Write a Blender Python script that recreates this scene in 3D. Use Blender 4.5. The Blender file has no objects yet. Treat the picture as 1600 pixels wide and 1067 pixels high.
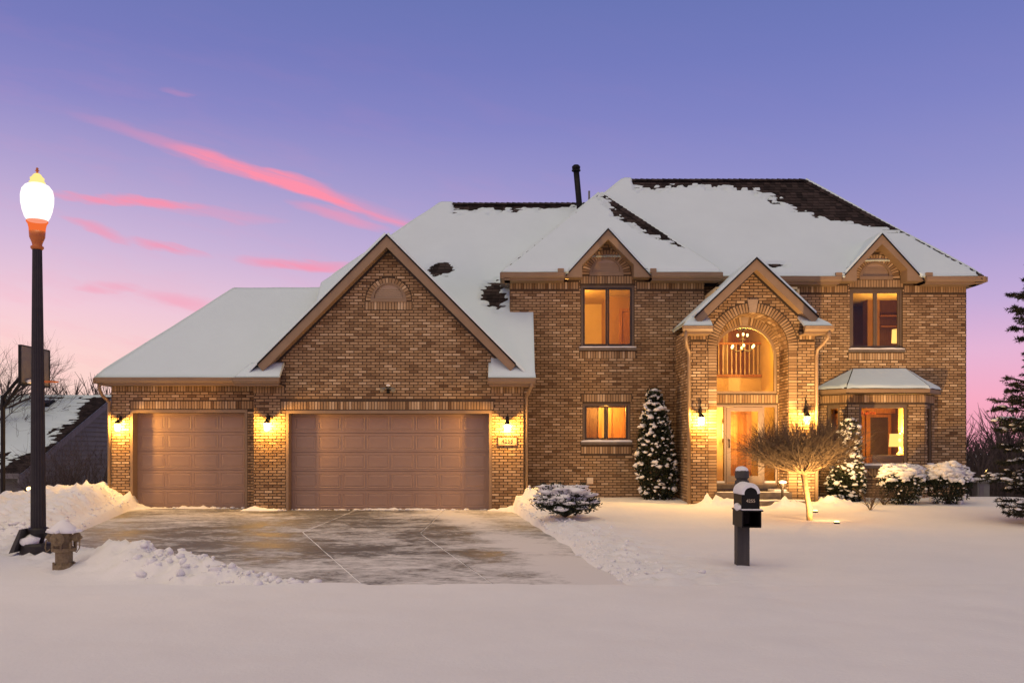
import bpy, bmesh, math, random
from mathutils import Vector, Matrix, noise
from mathutils.geometry import tessellate_polygon
rnd = random.Random(11)
R = math.radians
scene = bpy.context.scene
col = scene.collection

# ------------------------------------------------------------------ camera
cam_d = bpy.data.cameras.new('camera')
cam = bpy.data.objects.new('camera', cam_d); col.objects.link(cam)
cam.location = (0, 0, 1.55); cam.rotation_euler = (R(90), 0, 0)
cam_d.sensor_width = 36; cam_d.lens = 31.5; cam_d.shift_y = 0.1016
cam_d.clip_end = 3000
scene.camera = cam

# ------------------------------------------------------------------ exposure
vs = scene.view_settings
vs.view_transform = 'Standard'; vs.look = 'None'; vs.exposure = 0.0; vs.gamma = 1
vs.use_curve_mapping = False
scene.cycles.max_bounces = 5; scene.cycles.diffuse_bounces = 3; scene.cycles.glossy_bounces = 2; scene.cycles.transparent_max_bounces = 8
scene.cycles.sample_clamp_indirect = 4
scene.cycles.caustics_reflective = False; scene.cycles.caustics_refractive = False

def lin(r, g, b, k=1.0):
    f = lambda c: (c / 12.92 if c <= .04045 else ((c + .055) / 1.055) ** 2.4) * k
    return (f(r / 255), f(g / 255), f(b / 255), 1)

# ------------------------------------------------------------------ sky
world = bpy.data.worlds.new('World'); scene.world = world; world.use_nodes = True
wn = world.node_tree; wn.nodes.clear()
class NT:
    def __init__(s, nt): s.nt = nt
    def n(s, typ, **kw):
        nd = s.nt.nodes.new(typ)
        for k, v in kw.items(): setattr(nd, k, v)
        return nd
    def l(s, a, b): s.nt.links.new(a, b)
    def put(s, sock, v):
        if isinstance(v, bpy.types.NodeSocket): s.nt.links.new(v, sock)
        else: sock.default_value = v
    def m(s, op, a, b=0.0, c=None, clamp=False):
        nd = s.nt.nodes.new('ShaderNodeMath'); nd.operation = op; nd.use_clamp = clamp
        s.put(nd.inputs[0], a); s.put(nd.inputs[1], b)
        if c is not None: s.put(nd.inputs[2], c)
        return nd.outputs[0]
    def mix(s, fac, a, b):
        nd = s.nt.nodes.new('ShaderNodeMix'); nd.data_type = 'RGBA'
        s.put(nd.inputs[0], fac); s.put(nd.inputs[6], a); s.put(nd.inputs[7], b)
        return nd.outputs[2]
    def ramp(s, fac, stops, interp='LINEAR'):
        nd = s.nt.nodes.new('ShaderNodeValToRGB'); cr = nd.color_ramp; cr.interpolation = interp
        while len(cr.elements) < len(stops): cr.elements.new(0.5)
        for e, (p, c) in zip(cr.elements, stops):
            e.position = p; e.color = c if len(c) == 4 else (*c, 1)
        s.put(nd.inputs[0], fac)
        return nd.outputs[0]
    def noise(s, vec, scale, detail=3, rough=.5, dist=0.0):
        nd = s.nt.nodes.new('ShaderNodeTexNoise')
        nd.inputs['Scale'].default_value = scale; nd.inputs['Detail'].default_value = detail
        nd.inputs['Roughness'].default_value = rough; nd.inputs['Distortion'].default_value = dist
        if vec is not None: s.put(nd.inputs['Vector'], vec)
        return nd.outputs['Fac']
    def scale(s, vec, x, y, z):
        nd = s.nt.nodes.new('ShaderNodeMapping'); nd.inputs['Scale'].default_value = (x, y, z)
        s.put(nd.inputs['Vector'], vec); return nd.outputs[0]

w = NT(wn)
tc = w.n('ShaderNodeTexCoord').outputs['Generated']
sep = w.n('ShaderNodeSeparateXYZ'); w.l(tc, sep.inputs[0])
sx, sy, sz = sep.outputs
sky_a = [(0.00, lin(242, 160, 178)), (.045, lin(249, 172, 197)), (.095, lin(231, 181, 214)), (.14, lin(200, 173, 217)),
         (.205, lin(166, 157, 211)), (.27, lin(145, 144, 204)), (.335, lin(127, 131, 197)), (.39, lin(115, 123, 190)),
         (.445, lin(105, 117, 182)), (.62, lin(66, 74, 130)), (1.0, lin(40, 44, 82))]
sky_b = [(0.00, lin(250, 196, 184)), (.045, lin(255, 218, 204)), (.095, lin(255, 214, 210)), (.14, lin(246, 205, 218)),
         (.205, lin(212, 186, 219)), (.27, lin(178, 163, 210)), (.335, lin(142, 138, 200)), (.39, lin(121, 124, 190)),
         (.445, lin(109, 118, 182)), (.62, lin(66, 74, 130)), (1.0, lin(40, 44, 82))]
elev = w.m('MAXIMUM', sz, 0.0)
right_sky = w.ramp(elev, sky_a); left_sky = w.ramp(elev, sky_b)
glow = w.m('MULTIPLY_ADD', sx, -1.3, 0.38, clamp=True)
base_sky = w.mix(glow, right_sky, left_sky)
# cloud streaks, laid out by direction
yy = w.m('MAXIMUM', w.m('ABSOLUTE', sy), 0.08)
cu = w.m('DIVIDE', sx, yy); cv = w.m('DIVIDE', sz, yy)
cmb = w.n('ShaderNodeCombineXYZ'); w.put(cmb.inputs[0], cu); w.put(cmb.inputs[1], cv)
front = w.m('GREATER_THAN', sy, 0.0)
def rot_map(vec, ang, kx, ky):
    a = w.n('ShaderNodeMapping'); a.inputs['Rotation'].default_value = (0, 0, ang); w.l(vec, a.inputs['Vector'])
    b = w.n('ShaderNodeMapping'); b.inputs['Scale'].default_value = (kx, ky, 1); w.l(a.outputs[0], b.inputs['Vector'])
    return b.outputs[0]
warp = w.m('SUBTRACT', w.noise(rot_map(cmb.outputs[0], R(14), 6, 26), 1.0, 4, .62), .5)
wisp = w.noise(rot_map(cmb.outputs[0], R(18), 4, 75), 1.0, 5, .66, .35)
cw = w.n('ShaderNodeCombineXYZ'); w.put(cw.inputs[0], cu); w.put(cw.inputs[1], w.m('MULTIPLY_ADD', warp, .034, cv))
def streak(x0, y0, x1, y1, width, amp):
    u0, v0, u1, v1 = (x0 - 800) / 1400, (696 - y0) / 1400, (x1 - 800) / 1400, (696 - y1) / 1400
    mp = w.n('ShaderNodeMapping'); mp.vector_type = 'TEXTURE'; w.l(cw.outputs[0], mp.inputs['Vector'])
    mp.inputs['Location'].default_value = ((u0 + u1) / 2, (v0 + v1) / 2, 0)
    mp.inputs['Rotation'].default_value = (0, 0, math.atan2(v1 - v0, u1 - u0))
    mp.inputs['Scale'].default_value = (math.hypot(u1 - u0, v1 - v0) / 2, width / 1400, 1)
    dt = w.n('ShaderNodeVectorMath'); dt.operation = 'DOT_PRODUCT'; w.l(mp.outputs[0], dt.inputs[0]); w.l(mp.outputs[0], dt.inputs[1])
    return w.m('MULTIPLY', w.m('SUBTRACT', 1.0, dt.outputs['Value'], clamp=True), amp)
acc = None
for s_ in [(100, 170, 720, 374, 17, .42), (250, 222, 560, 318, 15, .75), (380, 270, 690, 366, 9, .6), (50, 303, 330, 327, 9, .8), (180, 312, 460, 350, 12, .30), (90, 336, 210, 380, 10, .55),
           (195, 370, 340, 406, 10, .68), (360, 402, 570, 418, 11, .72), (440, 316, 620, 362, 12, .5), (110, 446, 225, 446, 11, .4),
           (200, 450, 360, 480, 13, .35), (245, 138, 310, 148, 6, .16)]:
    v = streak(*s_)
    acc = v if acc is None else w.m('ADD', acc, v)
acc = w.m('MULTIPLY', acc, front)
acc = w.m('MULTIPLY', acc, w.m('MULTIPLY_ADD', wisp, 3.4, -.75, clamp=True))
thin = w.m('MULTIPLY', w.m('ADD', warp, .02, clamp=True), w.m('MULTIPLY_ADD', glow, .9, .12))
thin = w.m('MULTIPLY', thin, w.m('SUBTRACT', 1.0, w.m('MULTIPLY', elev, 2.2), clamp=True))
cl = w.m('ADD', acc, thin, clamp=True)
sky_col = w.mix(cl, base_sky, lin(255, 146, 172))
# physical twilight sky added underneath
nish = w.n('ShaderNodeTexSky'); nish.sky_type = 'NISHITA'; nish.sun_disc = False
nish.sun_elevation = R(9); nish.sun_rotation = R(205); nish.altitude = 200
bg1 = w.n('ShaderNodeBackground'); w.put(bg1.inputs[0], sky_col); bg1.inputs[1].default_value = 0.98
bg2 = w.n('ShaderNodeBackground'); w.put(bg2.inputs[0], nish.outputs[0]); bg2.inputs[1].default_value = 0.002
add = w.n('ShaderNodeAddShader'); w.l(bg1.outputs[0], add.inputs[0]); w.l(bg2.outputs[0], add.inputs[1])
world.cycles.sampling_method = 'MANUAL'; world.cycles.sample_map_resolution = 256
wo = w.n('ShaderNodeOutputWorld'); w.l(add.outputs[0], wo.inputs[0])

# ------------------------------------------------------------------ afterglow sun (soft, low, behind left of the camera)
sun_d = bpy.data.lights.new('sun', 'SUN'); sun_d.energy = 1.44; sun_d.angle = R(70); sun_d.color = (1.0, 0.79, 0.45)
sun = bpy.data.objects.new('sun', sun_d); col.objects.link(sun)
sun_dir = Vector((.35, 1.0, -2.2))
sun.rotation_euler = sun_dir.to_track_quat('-Z', 'Y').to_euler()
sun.location = (-6, -6, 12)

# ------------------------------------------------------------------ material helpers
MATS = {}
def newmat(name):
    m = bpy.data.materials.new(name); m.use_nodes = True
    nt = NT(m.node_tree); b = m.node_tree.nodes['Principled BSDF']
    MATS[name] = m
    return m, nt, b
def mat(name, c0, c1=None, rough=.7, scale=8.0, bump=0.0, bscale=40.0, metal=0.0, detail=4, stretch=(1, 1, 1), spec=.4):
    m, nt, b = newmat(name)
    co = nt.n('ShaderNodeTexCoord').outputs['Object']
    if stretch != (1, 1, 1): co = nt.scale(co, *stretch)
    if c1 is not None:
        f = nt.noise(co, scale, detail, .6)
        nt.l(nt.ramp(f, [(.32, c0), (.68, c1)]), b.inputs['Base Color'])
    else:
        b.inputs['Base Color'].default_value = (*c0, 1)
    b.inputs['Roughness'].default_value = rough; b.inputs['Metallic'].default_value = metal
    b.inputs['Specular IOR Level'].default_value = spec
    if bump > 0:
        bp = nt.n('ShaderNodeBump'); bp.inputs['Strength'].default_value = bump; bp.inputs['Distance'].default_value = .02
        nt.l(nt.noise(co, bscale, 4, .6), bp.inputs['Height']); nt.l(bp.outputs[0], b.inputs['Normal'])
    return m
def emit_mat(name, c, strength):
    m, nt, b = newmat(name)
    b.inputs['Base Color'].default_value = (*c, 1); b.inputs['Roughness'].default_value = .4
    b.inputs['Emission Color'].default_value = (*c, 1); b.inputs['Emission Strength'].default_value = strength; m.cycles.emission_sampling = 'NONE'
    return m
BRICK_STOPS = [(0, (.12, .062, .028)), (.2, (.22, .13, .065)), (.5, (.345, .222, .115)), (.8, (.455, .305, .168)), (1, (.60, .44, .27))]
def brick_mat(name, src):
    m, nt, b = newmat(name)
    co = nt.n('ShaderNodeTexCoord').outputs['Object']
    if src == 'attr':
        a = nt.n('ShaderNodeAttribute'); a.attribute_name = 'tint'; t = a.outputs['Fac']
        vec = co
    else:
        oi = nt.n('ShaderNodeObjectInfo'); t = nt.m('MULTIPLY_ADD', oi.outputs['Random'], .5, .31)
        va = nt.n('ShaderNodeVectorMath'); va.operation = 'ADD'; nt.l(co, va.inputs[0]); nt.l(oi.outputs['Location'], va.inputs[1]); vec = va.outputs[0]
    fine = nt.noise(vec, 28, 4, .7)
    t = nt.m('ADD', t, nt.m('MULTIPLY', nt.m('SUBTRACT', fine, .5), .30))
    big = nt.noise(vec, .55, 2, .5)
    t = nt.m('ADD', t, nt.m('MULTIPLY', nt.m('SUBTRACT', big, .5), .55), clamp=True)
    nt.l(nt.ramp(t, BRICK_STOPS), b.inputs['Base Color'])
    b.inputs['Roughness'].default_value = .88; b.inputs['Specular IOR Level'].default_value = .25
    bp = nt.n('ShaderNodeBump'); bp.inputs['Strength'].default_value = .5; bp.inputs['Distance'].default_value = .01
    nt.l(nt.noise(vec, 60, 4, .6), bp.inputs['Height']); nt.l(bp.outputs[0], b.inputs['Normal'])
    return m
M_brick = brick_mat('brick_blend', 'attr'); M_brick1 = brick_mat('brick_single', 'obj')
M_mortar = mat('mortar', (.062, .040, .024), (.10, .066, .041), .95, 14, .4, 80)
M_stone = mat('keystone_stone', (.33, .24, .165), (.40, .30, .21), .85, 10, .3, 60)
M_trim = mat('taupe_trim', (.25, .168, .098), (.29, .198, .118), .55, 3, .05, 30)
M_gutter = mat('taupe_gutter', (.25, .168, .10), (.29, .198, .12), .42, 2, 0, 30)
M_door = mat('garage_door_paint', (.31, .205, .148), (.35, .235, .172), .5, 2.5, .05, 60)
M_frame = mat('window_frame_bronze', (.13, .092, .06), (.16, .115, .075), .5, 4)
M_frame_dark = mat('dark_bronze', (.035, .026, .02), (.05, .038, .03), .45, 6)
M_storm = mat('storm_door_taupe', (.38, .27, .18), (.42, .30, .20), .45, 4)
M_storm2 = mat('storm_door_grey', (.25, .175, .125), (.28, .20, .145), .45, 4)
M_black = mat('black_metal', (.006, .006, .006), (.012, .011, .011), .55, 8, .08, 40, spec=.2)
M_iron = mat('lamp_post_iron', (.014, .012, .013), (.028, .022, .022), .5, 7, .15, 30)
M_post = mat('mailbox_post_grey', (.045, .042, .04), (.075, .068, .062), .75, 9, .3, 40, stretch=(1, 1, .2))
M_concrete = mat('step_concrete', (.13, .105, .085), (.19, .155, .125), .9, 6, .3, 50)
M_bark = mat('bark', (.045, .034, .027), (.09, .068, .05), .95, 18, .5, 40)
M_twig = mat('twig', (.085, .055, .034), (.15, .10, .06), .9, 20)
M_trunk = mat('tan_bark', (.20, .13, .07), (.33, .22, .12), .9, 22, .5, 60)
M_darktwig = mat('dark_twig', (.045, .034, .032), (.085, .062, .055), .95, 5)
M_leaf = mat('evergreen_leaf', (.010, .016, .008), (.032, .042, .018), .85, 14)
M_needle = mat('spruce_needle', (.012, .016, .010), (.034, .036, .018), .9, 10)
M_wood = mat('oak_wood', (.28, .12, .035), (.40, .19, .06), .5, 5, .1, 30, stretch=(6, 6, .6))
M_darkwood = mat('dark_wood', (.07, .028, .014), (.12, .05, .024), .5, 6, .1, 30, stretch=(6, 6, .6))
M_wall = mat('cream_interior_wall', (.58, .45, .24), (.63, .49, .27), .8, 2)
M_brownwall = mat('brown_interior_wall', (.30, .17, .065), (.34, .195, .075), .8, 2)
M_floor = mat('interior_carpet', (.30, .21, .13), (.36, .26, .16), .9, 20)
M_linen = mat('linen', (.62, .50, .36), (.70, .58, .43), .9, 10, .2, 30)
M_siding = mat('grey_siding', (.16, .15, .13), (.19, .18, .155), .7, 3)
M_trimgrey = mat('grey_trim', (.14, .13, .135), (.18, .165, .17), .7, 3)
M_hydrant = mat('hydrant_paint', (.15, .108, .058), (.26, .19, .105), .7, 26, .3, 40, detail=6)
M_cabinet = mat('grey_cabinet', (.16, .16, .145), (.20, .20, .18), .6, 4)
M_board = mat('backboard', (.09, .085, .085), (.14, .125, .12), .5, 5)
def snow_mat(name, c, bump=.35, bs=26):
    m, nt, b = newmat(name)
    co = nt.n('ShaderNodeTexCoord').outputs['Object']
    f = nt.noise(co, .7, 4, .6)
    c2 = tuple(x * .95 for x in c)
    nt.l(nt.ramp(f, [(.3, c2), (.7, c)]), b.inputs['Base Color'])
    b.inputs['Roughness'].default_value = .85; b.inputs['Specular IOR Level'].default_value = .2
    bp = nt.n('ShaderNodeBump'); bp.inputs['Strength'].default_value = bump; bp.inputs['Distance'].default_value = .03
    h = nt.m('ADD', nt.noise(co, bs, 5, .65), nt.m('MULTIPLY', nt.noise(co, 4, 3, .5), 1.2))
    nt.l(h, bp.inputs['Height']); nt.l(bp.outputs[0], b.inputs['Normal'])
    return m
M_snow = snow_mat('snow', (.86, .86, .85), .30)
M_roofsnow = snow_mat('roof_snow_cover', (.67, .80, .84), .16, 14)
def shingle_mat():
    m, nt, b = newmat('shingle')
    a = nt.n('ShaderNodeAttribute'); a.attribute_name = 'tint'
    co = nt.n('ShaderNodeTexCoord').outputs['Object']
    t = nt.m('ADD', nt.m('MULTIPLY', a.outputs['Fac'], .8), nt.m('MULTIPLY', nt.noise(co, 40, 3), .3))
    nt.l(nt.ramp(t, [(0, (.010, .008, .008)), (1, (.062, .046, .042))]), b.inputs['Base Color'])
    b.inputs['Roughness'].default_value = .95; b.inputs['Specular IOR Level'].default_value = .15
    return m
M_shingle = shingle_mat()
def glass_mat():
    m = bpy.data.materials.new('window_glass'); m.use_nodes = True; nt = NT(m.node_tree); m.node_tree.nodes.clear()
    t = nt.n('ShaderNodeBsdfTransparent'); t.inputs[0].default_value = (.93, .93, .92, 1)
    g = nt.n('ShaderNodeBsdfGlossy'); g.inputs['Roughness'].default_value = .02; g.inputs[0].default_value = (.9, .9, .9, 1)
    fr = nt.n('ShaderNodeFresnel'); fr.inputs[0].default_value = 1.28
    mx = nt.n('ShaderNodeMixShader'); nt.l(fr.outputs[0], mx.inputs[0]); nt.l(t.outputs[0], mx.inputs[1]); nt.l(g.outputs[0], mx.inputs[2])
    o = nt.n('ShaderNodeOutputMaterial'); nt.l(mx.outputs[0], o.inputs[0])
    return m
M_glass = glass_mat()
def lampglass(name, c, strength, fac):
    m = bpy.data.materials.new(name); m.use_nodes = True; nt = NT(m.node_tree); m.node_tree.nodes.clear()
    t = nt.n('ShaderNodeBsdfTransparent'); e = nt.n('ShaderNodeEmission')
    e.inputs[0].default_value = (*c, 1); e.inputs[1].default_value = strength
    mx = nt.n('ShaderNodeMixShader'); mx.inputs[0].default_value = fac
    nt.l(t.outputs[0], mx.inputs[1]); nt.l(e.outputs[0], mx.inputs[2])
    o = nt.n('ShaderNodeOutputMaterial'); nt.l(mx.outputs[0], o.inputs[0])
    m.cycles.emission_sampling = 'NONE'
    return m
M_lantern = lampglass('lantern_glass', (1, .62, .18), 12, .45)
M_globe = lampglass('globe_glass', (1, .93, .86), 1.45, .68)
M_shade = lampglass('lamp_shade_lit', (1, .55, .13), 2.0, .7)
M_bulb = lampglass('bulb', (1, .66, .22), 9, .5)
M_tealight = emit_mat('small_lamp', (1, .62, .2), 7)
M_lampcap = mat('globe_cap_glass', (.62, .50, .22), (.72, .60, .30), .35, 6)
M_copper = mat('lamp_socket_copper', (.50, .13, .03), (.62, .18, .04), .45, 6)  # orange raised, the glow on the lamp socket put into the colour

# ------------------------------------------------------------------ mesh helpers
def wloc(o):
    v = Vector((0, 0, 0))
    while o is not None:
        v += o.location; o = o.parent
    return v
ICO = None
def ico():
    global ICO
    if ICO is None:
        bm = bmesh.new(); bmesh.ops.create_icosphere(bm, subdivisions=2, radius=1)
        ICO = ([v.co.copy() for v in bm.verts], [[v.index for v in f.verts] for f in bm.faces]); bm.free()
    return ICO
ICO1 = None
def ico1():
    global ICO1
    if ICO1 is None:
        bm = bmesh.new(); bmesh.ops.create_icosphere(bm, subdivisions=1, radius=1)
        ICO1 = ([v.co.copy() for v in bm.verts], [[v.index for v in f.verts] for f in bm.faces]); bm.free()
    return ICO1
class MB:
    def __init__(s): s.v = []; s.f = []; s.t = []
    def face(s, pts, tint=.5):
        i = len(s.v); s.v.extend(tuple(p) for p in pts); s.f.append(tuple(range(i, i + len(pts)))); s.t.append(tint)
    def mesh(s, vs_, fs, tint=.5):
        i = len(s.v); s.v.extend(tuple(p) for p in vs_)
        for f in fs: s.f.append(tuple(i + k for k in f)); s.t.append(tint)
        return s
    def box(s, x0, x1, y0, y1, z0, z1, tint=.5):
        p = [(x0, y0, z0), (x1, y0, z0), (x1, y1, z0), (x0, y1, z0), (x0, y0, z1), (x1, y0, z1), (x1, y1, z1), (x0, y1, z1)]
        return s.mesh(p, [(0, 3, 2, 1), (4, 5, 6, 7), (0, 1, 5, 4), (1, 2, 6, 5), (2, 3, 7, 6), (3, 0, 4, 7)], tint)
    def prism(s, loop_a, loop_b, tint=.5):
        n = len(loop_a); a = list(loop_a); b = list(loop_b)
        i = len(s.v); s.v.extend(tuple(p) for p in a + b)
        tri = tessellate_polygon([[Vector(p) for p in a]])
        for t in tri:
            s.f.append(tuple(i + k for k in t)); s.t.append(tint)
            s.f.append(tuple(i + n + k for k in reversed(t))); s.t.append(tint)
        for k in range(n):
            s.f.append((i + k, i + (k + 1) % n, i + n + (k + 1) % n, i + n + k)); s.t.append(tint)
        return s
    def xz(s, pts, y0, y1, tint=.5):      # outline in x,z pushed through y
        return s.prism([(x, y0, z) for x, z in pts], [(x, y1, z) for x, z in pts], tint)
    def tube(s, pts, rad, n=6, tint=.5, cap=True):
        pts = [Vector(p) for p in pts]
        if not isinstance(rad, (list, tuple)): rad = [rad] * len(pts)
        base = len(s.v); up = None
        for k, p in enumerate(pts):
            d = (pts[min(k + 1, len(pts) - 1)] - pts[max(k - 1, 0)])
            if d.length < 1e-9: d = Vector((0, 0, 1))
            d.normalize()
            if up is None:
                up = d.cross(Vector((1, 0, 0)) if abs(d.x) < .8 else Vector((0, 1, 0))).normalized()
            else:
                up = (up - d * up.dot(d))
                up = up.normalized() if up.length > 1e-6 else d.orthogonal().normalized()
            sd = d.cross(up)
            for j in range(n):
                a = 2 * math.pi * j / n
                s.v.append(tuple(p + (up * math.cos(a) + sd * math.sin(a)) * rad[k]))
        for k in range(len(pts) - 1):
            for j in range(n):
                a = base + k * n + j; b = base + k * n + (j + 1) % n
                s.f.append((a, b, b + n, a + n)); s.t.append(tint)
        if cap and n > 2:
            s.f.append(tuple(base + j for j in reversed(range(n)))); s.t.append(tint)
            e = base + (len(pts) - 1) * n
            s.f.append(tuple(e + j for j in range(n))); s.t.append(tint)
        return s
    def lathe(s, c, prof, n=20, tint=.5, axis='z'):
        base = len(s.v); c = Vector(c)
        for r_, h in prof:
            for j in range(n):
                a = 2 * math.pi * j / n
                q = Vector((r_ * math.cos(a), r_ * math.sin(a), h))
                if axis == 'x': q = Vector((q.z, q.x, q.y))
                if axis == 'y': q = Vector((q.x, q.z, q.y))
                s.v.append(tuple(c + q))
        for k in range(len(prof) - 1):
            for j in range(n):
                a = base + k * n + j; b = base + k * n + (j + 1) % n
                s.f.append((a, b, b + n, a + n)); s.t.append(tint)
        s.f.append(tuple(base + j for j in reversed(range(n)))); s.t.append(tint)
        e = base + (len(prof) - 1) * n
        s.f.append(tuple(e + j for j in range(n))); s.t.append(tint)
        return s
    def blob(s, c, rx, ry, rz, jit=.18, r=rnd, tint=.5, low=False):
        vv, ff = ico1() if low else ico()
        o = r.random() * 50; c = Vector(c); out = []
        for v in vv:
            k = 1 + jit * 2.2 * noise.noise(v * 1.7 + Vector((o, o * .7, -o)))
            out.append((c.x + v.x * rx * k, c.y + v.y * ry * k, c.z + v.z * rz * k))
        return s.mesh(out, ff, tint)
    def build(s, name, material, parent=None, smooth=False, kind=None, label=None, cat=None, group=None, tint=False):
        off = wloc(parent) if parent is not None else Vector((0, 0, 0))
        me = bpy.data.meshes.new(name)
        vs_ = s.v if parent is None else [(x - off.x, y - off.y, z - off.z) for x, y, z in s.v]
        me.from_pydata(vs_, [], s.f)
        if material is not None: me.materials.append(material)
        if tint:
            at = me.attributes.new('tint', 'FLOAT', 'FACE'); at.data.foreach_set('value', s.t)
        if smooth: me.polygons.foreach_set('use_smooth', [True] * len(me.polygons))
        me.update()
        o = bpy.data.objects.new(name, me); col.objects.link(o)
        if parent is not None: o.parent = parent
        tag(o, label, cat, group, kind)
        return o
def tag(o, label=None, cat=None, group=None, kind=None):
    if label: o['label'] = label
    if cat: o['category'] = cat
    if group: o['group'] = group
    if kind: o['kind'] = kind
    return o
def empty(name, loc, label=None, cat=None, group=None, kind=None, parent=None):
    o = bpy.data.objects.new(name, None); col.objects.link(o); o.empty_display_size = .2
    o.location = Vector(loc) - (wloc(parent) if parent else Vector((0, 0, 0)))
    if parent: o.parent = parent
    return tag(o, label, cat, group, kind)
def point_light(name, loc, watts, color, radius, parent, spot=None, aim=None):
    d = bpy.data.lights.new(name, 'SPOT' if spot else 'POINT'); d.energy = watts; d.color = color; d.shadow_soft_size = radius
    o = bpy.data.objects.new(name, d); col.objects.link(o); o.location = Vector(loc) - wloc(parent); o.parent = parent
    if spot:
        d.spot_size = R(spot); d.spot_blend = .6
        o.rotation_euler = Vector(aim).to_track_quat('-Z', 'Y').to_euler()
    return o
def lerp(a, b, t): return a + (b - a) * t
def sstep(a, b, x):
    t = min(1, max(0, (x - a) / (b - a))); return t * t * (3 - 2 * t)
def interp(tab, x):
    if x <= tab[0][0]: return tab[0][1]
    for (a, va), (b, vb) in zip(tab, tab[1:]):
        if x <= b: return lerp(va, vb, (x - a) / (b - a))
    return tab[-1][1]
def fbm(x, y, z=0.0, o=4):
    v = 0; a = .5; f = 1
    for _ in range(o):
        v += a * noise.noise(Vector((x * f, y * f, z + f))); a *= .5; f *= 2.03
    return v

# ================================================================== GROUND
def drive_right(D):
    return 0.16 + max(0.0, (20.8 - D)) * .105 + .12 * noise.noise(Vector((D * .9, 3.1, 0)))
def drive_left(D):
    if D > 14: return -7.3 - (min(D, 22.0) - 14) * .262
    return -7.3 + (14 - D) / 4.15 * 5.1
def drive_edge(x, D):            # signed distance inside the driveway (positive inside)
    dl = (x - drive_left(D)) * (.63 if D < 14 else .96)
    dr = drive_right(D) - x
    dn = D - 9.85 - .07 * noise.noise(Vector((x * .8, 1.7, 0))) - .05 * noise.noise(Vector((x * 3.1, 5.7, 0)))
    return min(dl, dr, dn), dl, dr, dn
BUMPS = [(-6.25, 21.42, .05, .35, .16), (-9.35, 21.95, .10, .45, .3), (-5.75, 21.36, .03, .45, .12), (-.35, 21.32, .04, .4, .12),
         (-7.9, 22.12, .05, 1.4, .10), (-3.0, 21.62, .045, 2.6, .10), (.45, 21.2, .20, .5, .6), (4.55, 20.3, .20, .35, .25),
         (5.0, 20.1, .1, .3, .25), (6.0, 19.95, .13, .28, .2), (6.35, 20.0, .10, .3, .22), (7.3, 20.3, .16, .5, .4)]
def ground_z(x, y):
    e, dl, dr, dn = drive_edge(x, y)
    lawn = interp([(9.0, .0), (10.5, .02), (14, .07), (19, .15), (23, .24), (26, .05), (30, -.7), (42, -2.2), (90, -2.6), (600, -2.6)], y)
    z = lawn
    if dn < 0: z = .03 + .015 * noise.noise(Vector((x * 2.2, y * 2.2, 3)))
    # land falls away on the left beyond the bank
    if x < -9.0:
        k = sstep(-10.2, -13.5, x) * sstep(19.5, 24, y)
        z = lerp(z, -1.75, k)
    if x > 12.5:
        z = lerp(z, z - .12, sstep(12.5, 15, x) * sstep(15, 22, y))
    z += .035 * fbm(x * .35, y * .35, 1.0, 3)
    if 9.85 < y < 23 and -13.8 < x < 3.5:
        n1 = fbm(x * 1.7, y * 1.7, 4.2, 4); n2 = fbm(x * 5.5, y * 5.5, 8.2, 3)
        if dl < 0 and x < 0:      # left banks
            q = -dl
            hm = interp([(9.85, .05), (10.4, .19), (11.2, .26), (12.6, .22), (14, .16), (16, .17), (18.5, .26), (20.5, .38), (22, .34)], y)
            if y < 14.5: hm *= lerp(1, sstep(-6.1, -4.9, x), 1 - sstep(13.3, 14.5, y))
            prof = sstep(0, .42, q) * (1 - sstep(.5, 1.55, q)) if y < 13.5 else sstep(0, .6, q) * (1 - .65 * sstep(1.2, 4.0, q))
            z += prof * hm * (1 + .75 * n1) + prof * (.24 * n2 + .05 * noise.noise(Vector((x * 11, y * 11, 1))))
        if dr < 0 and x > -1:
            q = -dr
            hm = interp([(9.85, .01), (11, .025), (14, .045), (18, .08), (20, .13)], y)
            prof = sstep(0, .35, q) * (1 - sstep(.45, 1.7, q))
            z += prof * hm * (1 + 1.2 * n1) + (prof + .25 * sstep(0, .3, q) * (1 - sstep(1.5, 3, q))) * .11 * n2
    if dn < 0:
        z += .016 * fbm(x * .7, y * 1.6, 2.0, 4)
    if e > 0 and y < 22.6:
        z = lerp(z, -.10, sstep(0.0, .16, e))
    if y > 19.0:
        for bx, by, h, rx, ry in BUMPS:
            g = ((x - bx) / rx) ** 2 + ((y - by) / ry) ** 2
            if g < 5: 
                zz = h * math.exp(-g) * max(.1, 1 + 2.4 * fbm(x * 6, y * 6, 6.0, 3))
                z = z + zz + (.1 * math.exp(-g) if e > 0 else 0)
    return z
def axis_coords(a, b, fine, outer):
    c = []; x = a
    while x < b: c.append(x); x += fine
    c.append(b)
    lo = [a - d for d in reversed(outer)]; hi = [b + d for d in outer]
    return lo + c + hi
OUT = [.4, 1, 2, 3.5, 6, 9, 14, 22, 35, 60, 110, 220, 450]
gx = axis_coords(-14.0, 12.5, .075, OUT)
gy = [-120, -60, -30, -15, -6, 0, 3, 4.5] + axis_coords(5.2, 23.2, .068, OUT)[len(OUT):]
gv = [(x, y, ground_z(x, y)) for y in gy for x in gx]
nx = len(gx)
gf = [(j * nx + i, j * nx + i + 1, (j + 1) * nx + i + 1, (j + 1) * nx + i) for j in range(len(gy) - 1) for i in range(nx - 1)]
g = MB(); g.v = gv; g.f = gf; g.t = [0] * len(gf)
ground = g.build('snowy_ground', M_snow, smooth=True, kind='structure', label='smooth pink-grey snow covering the lawn, banks and street')

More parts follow.
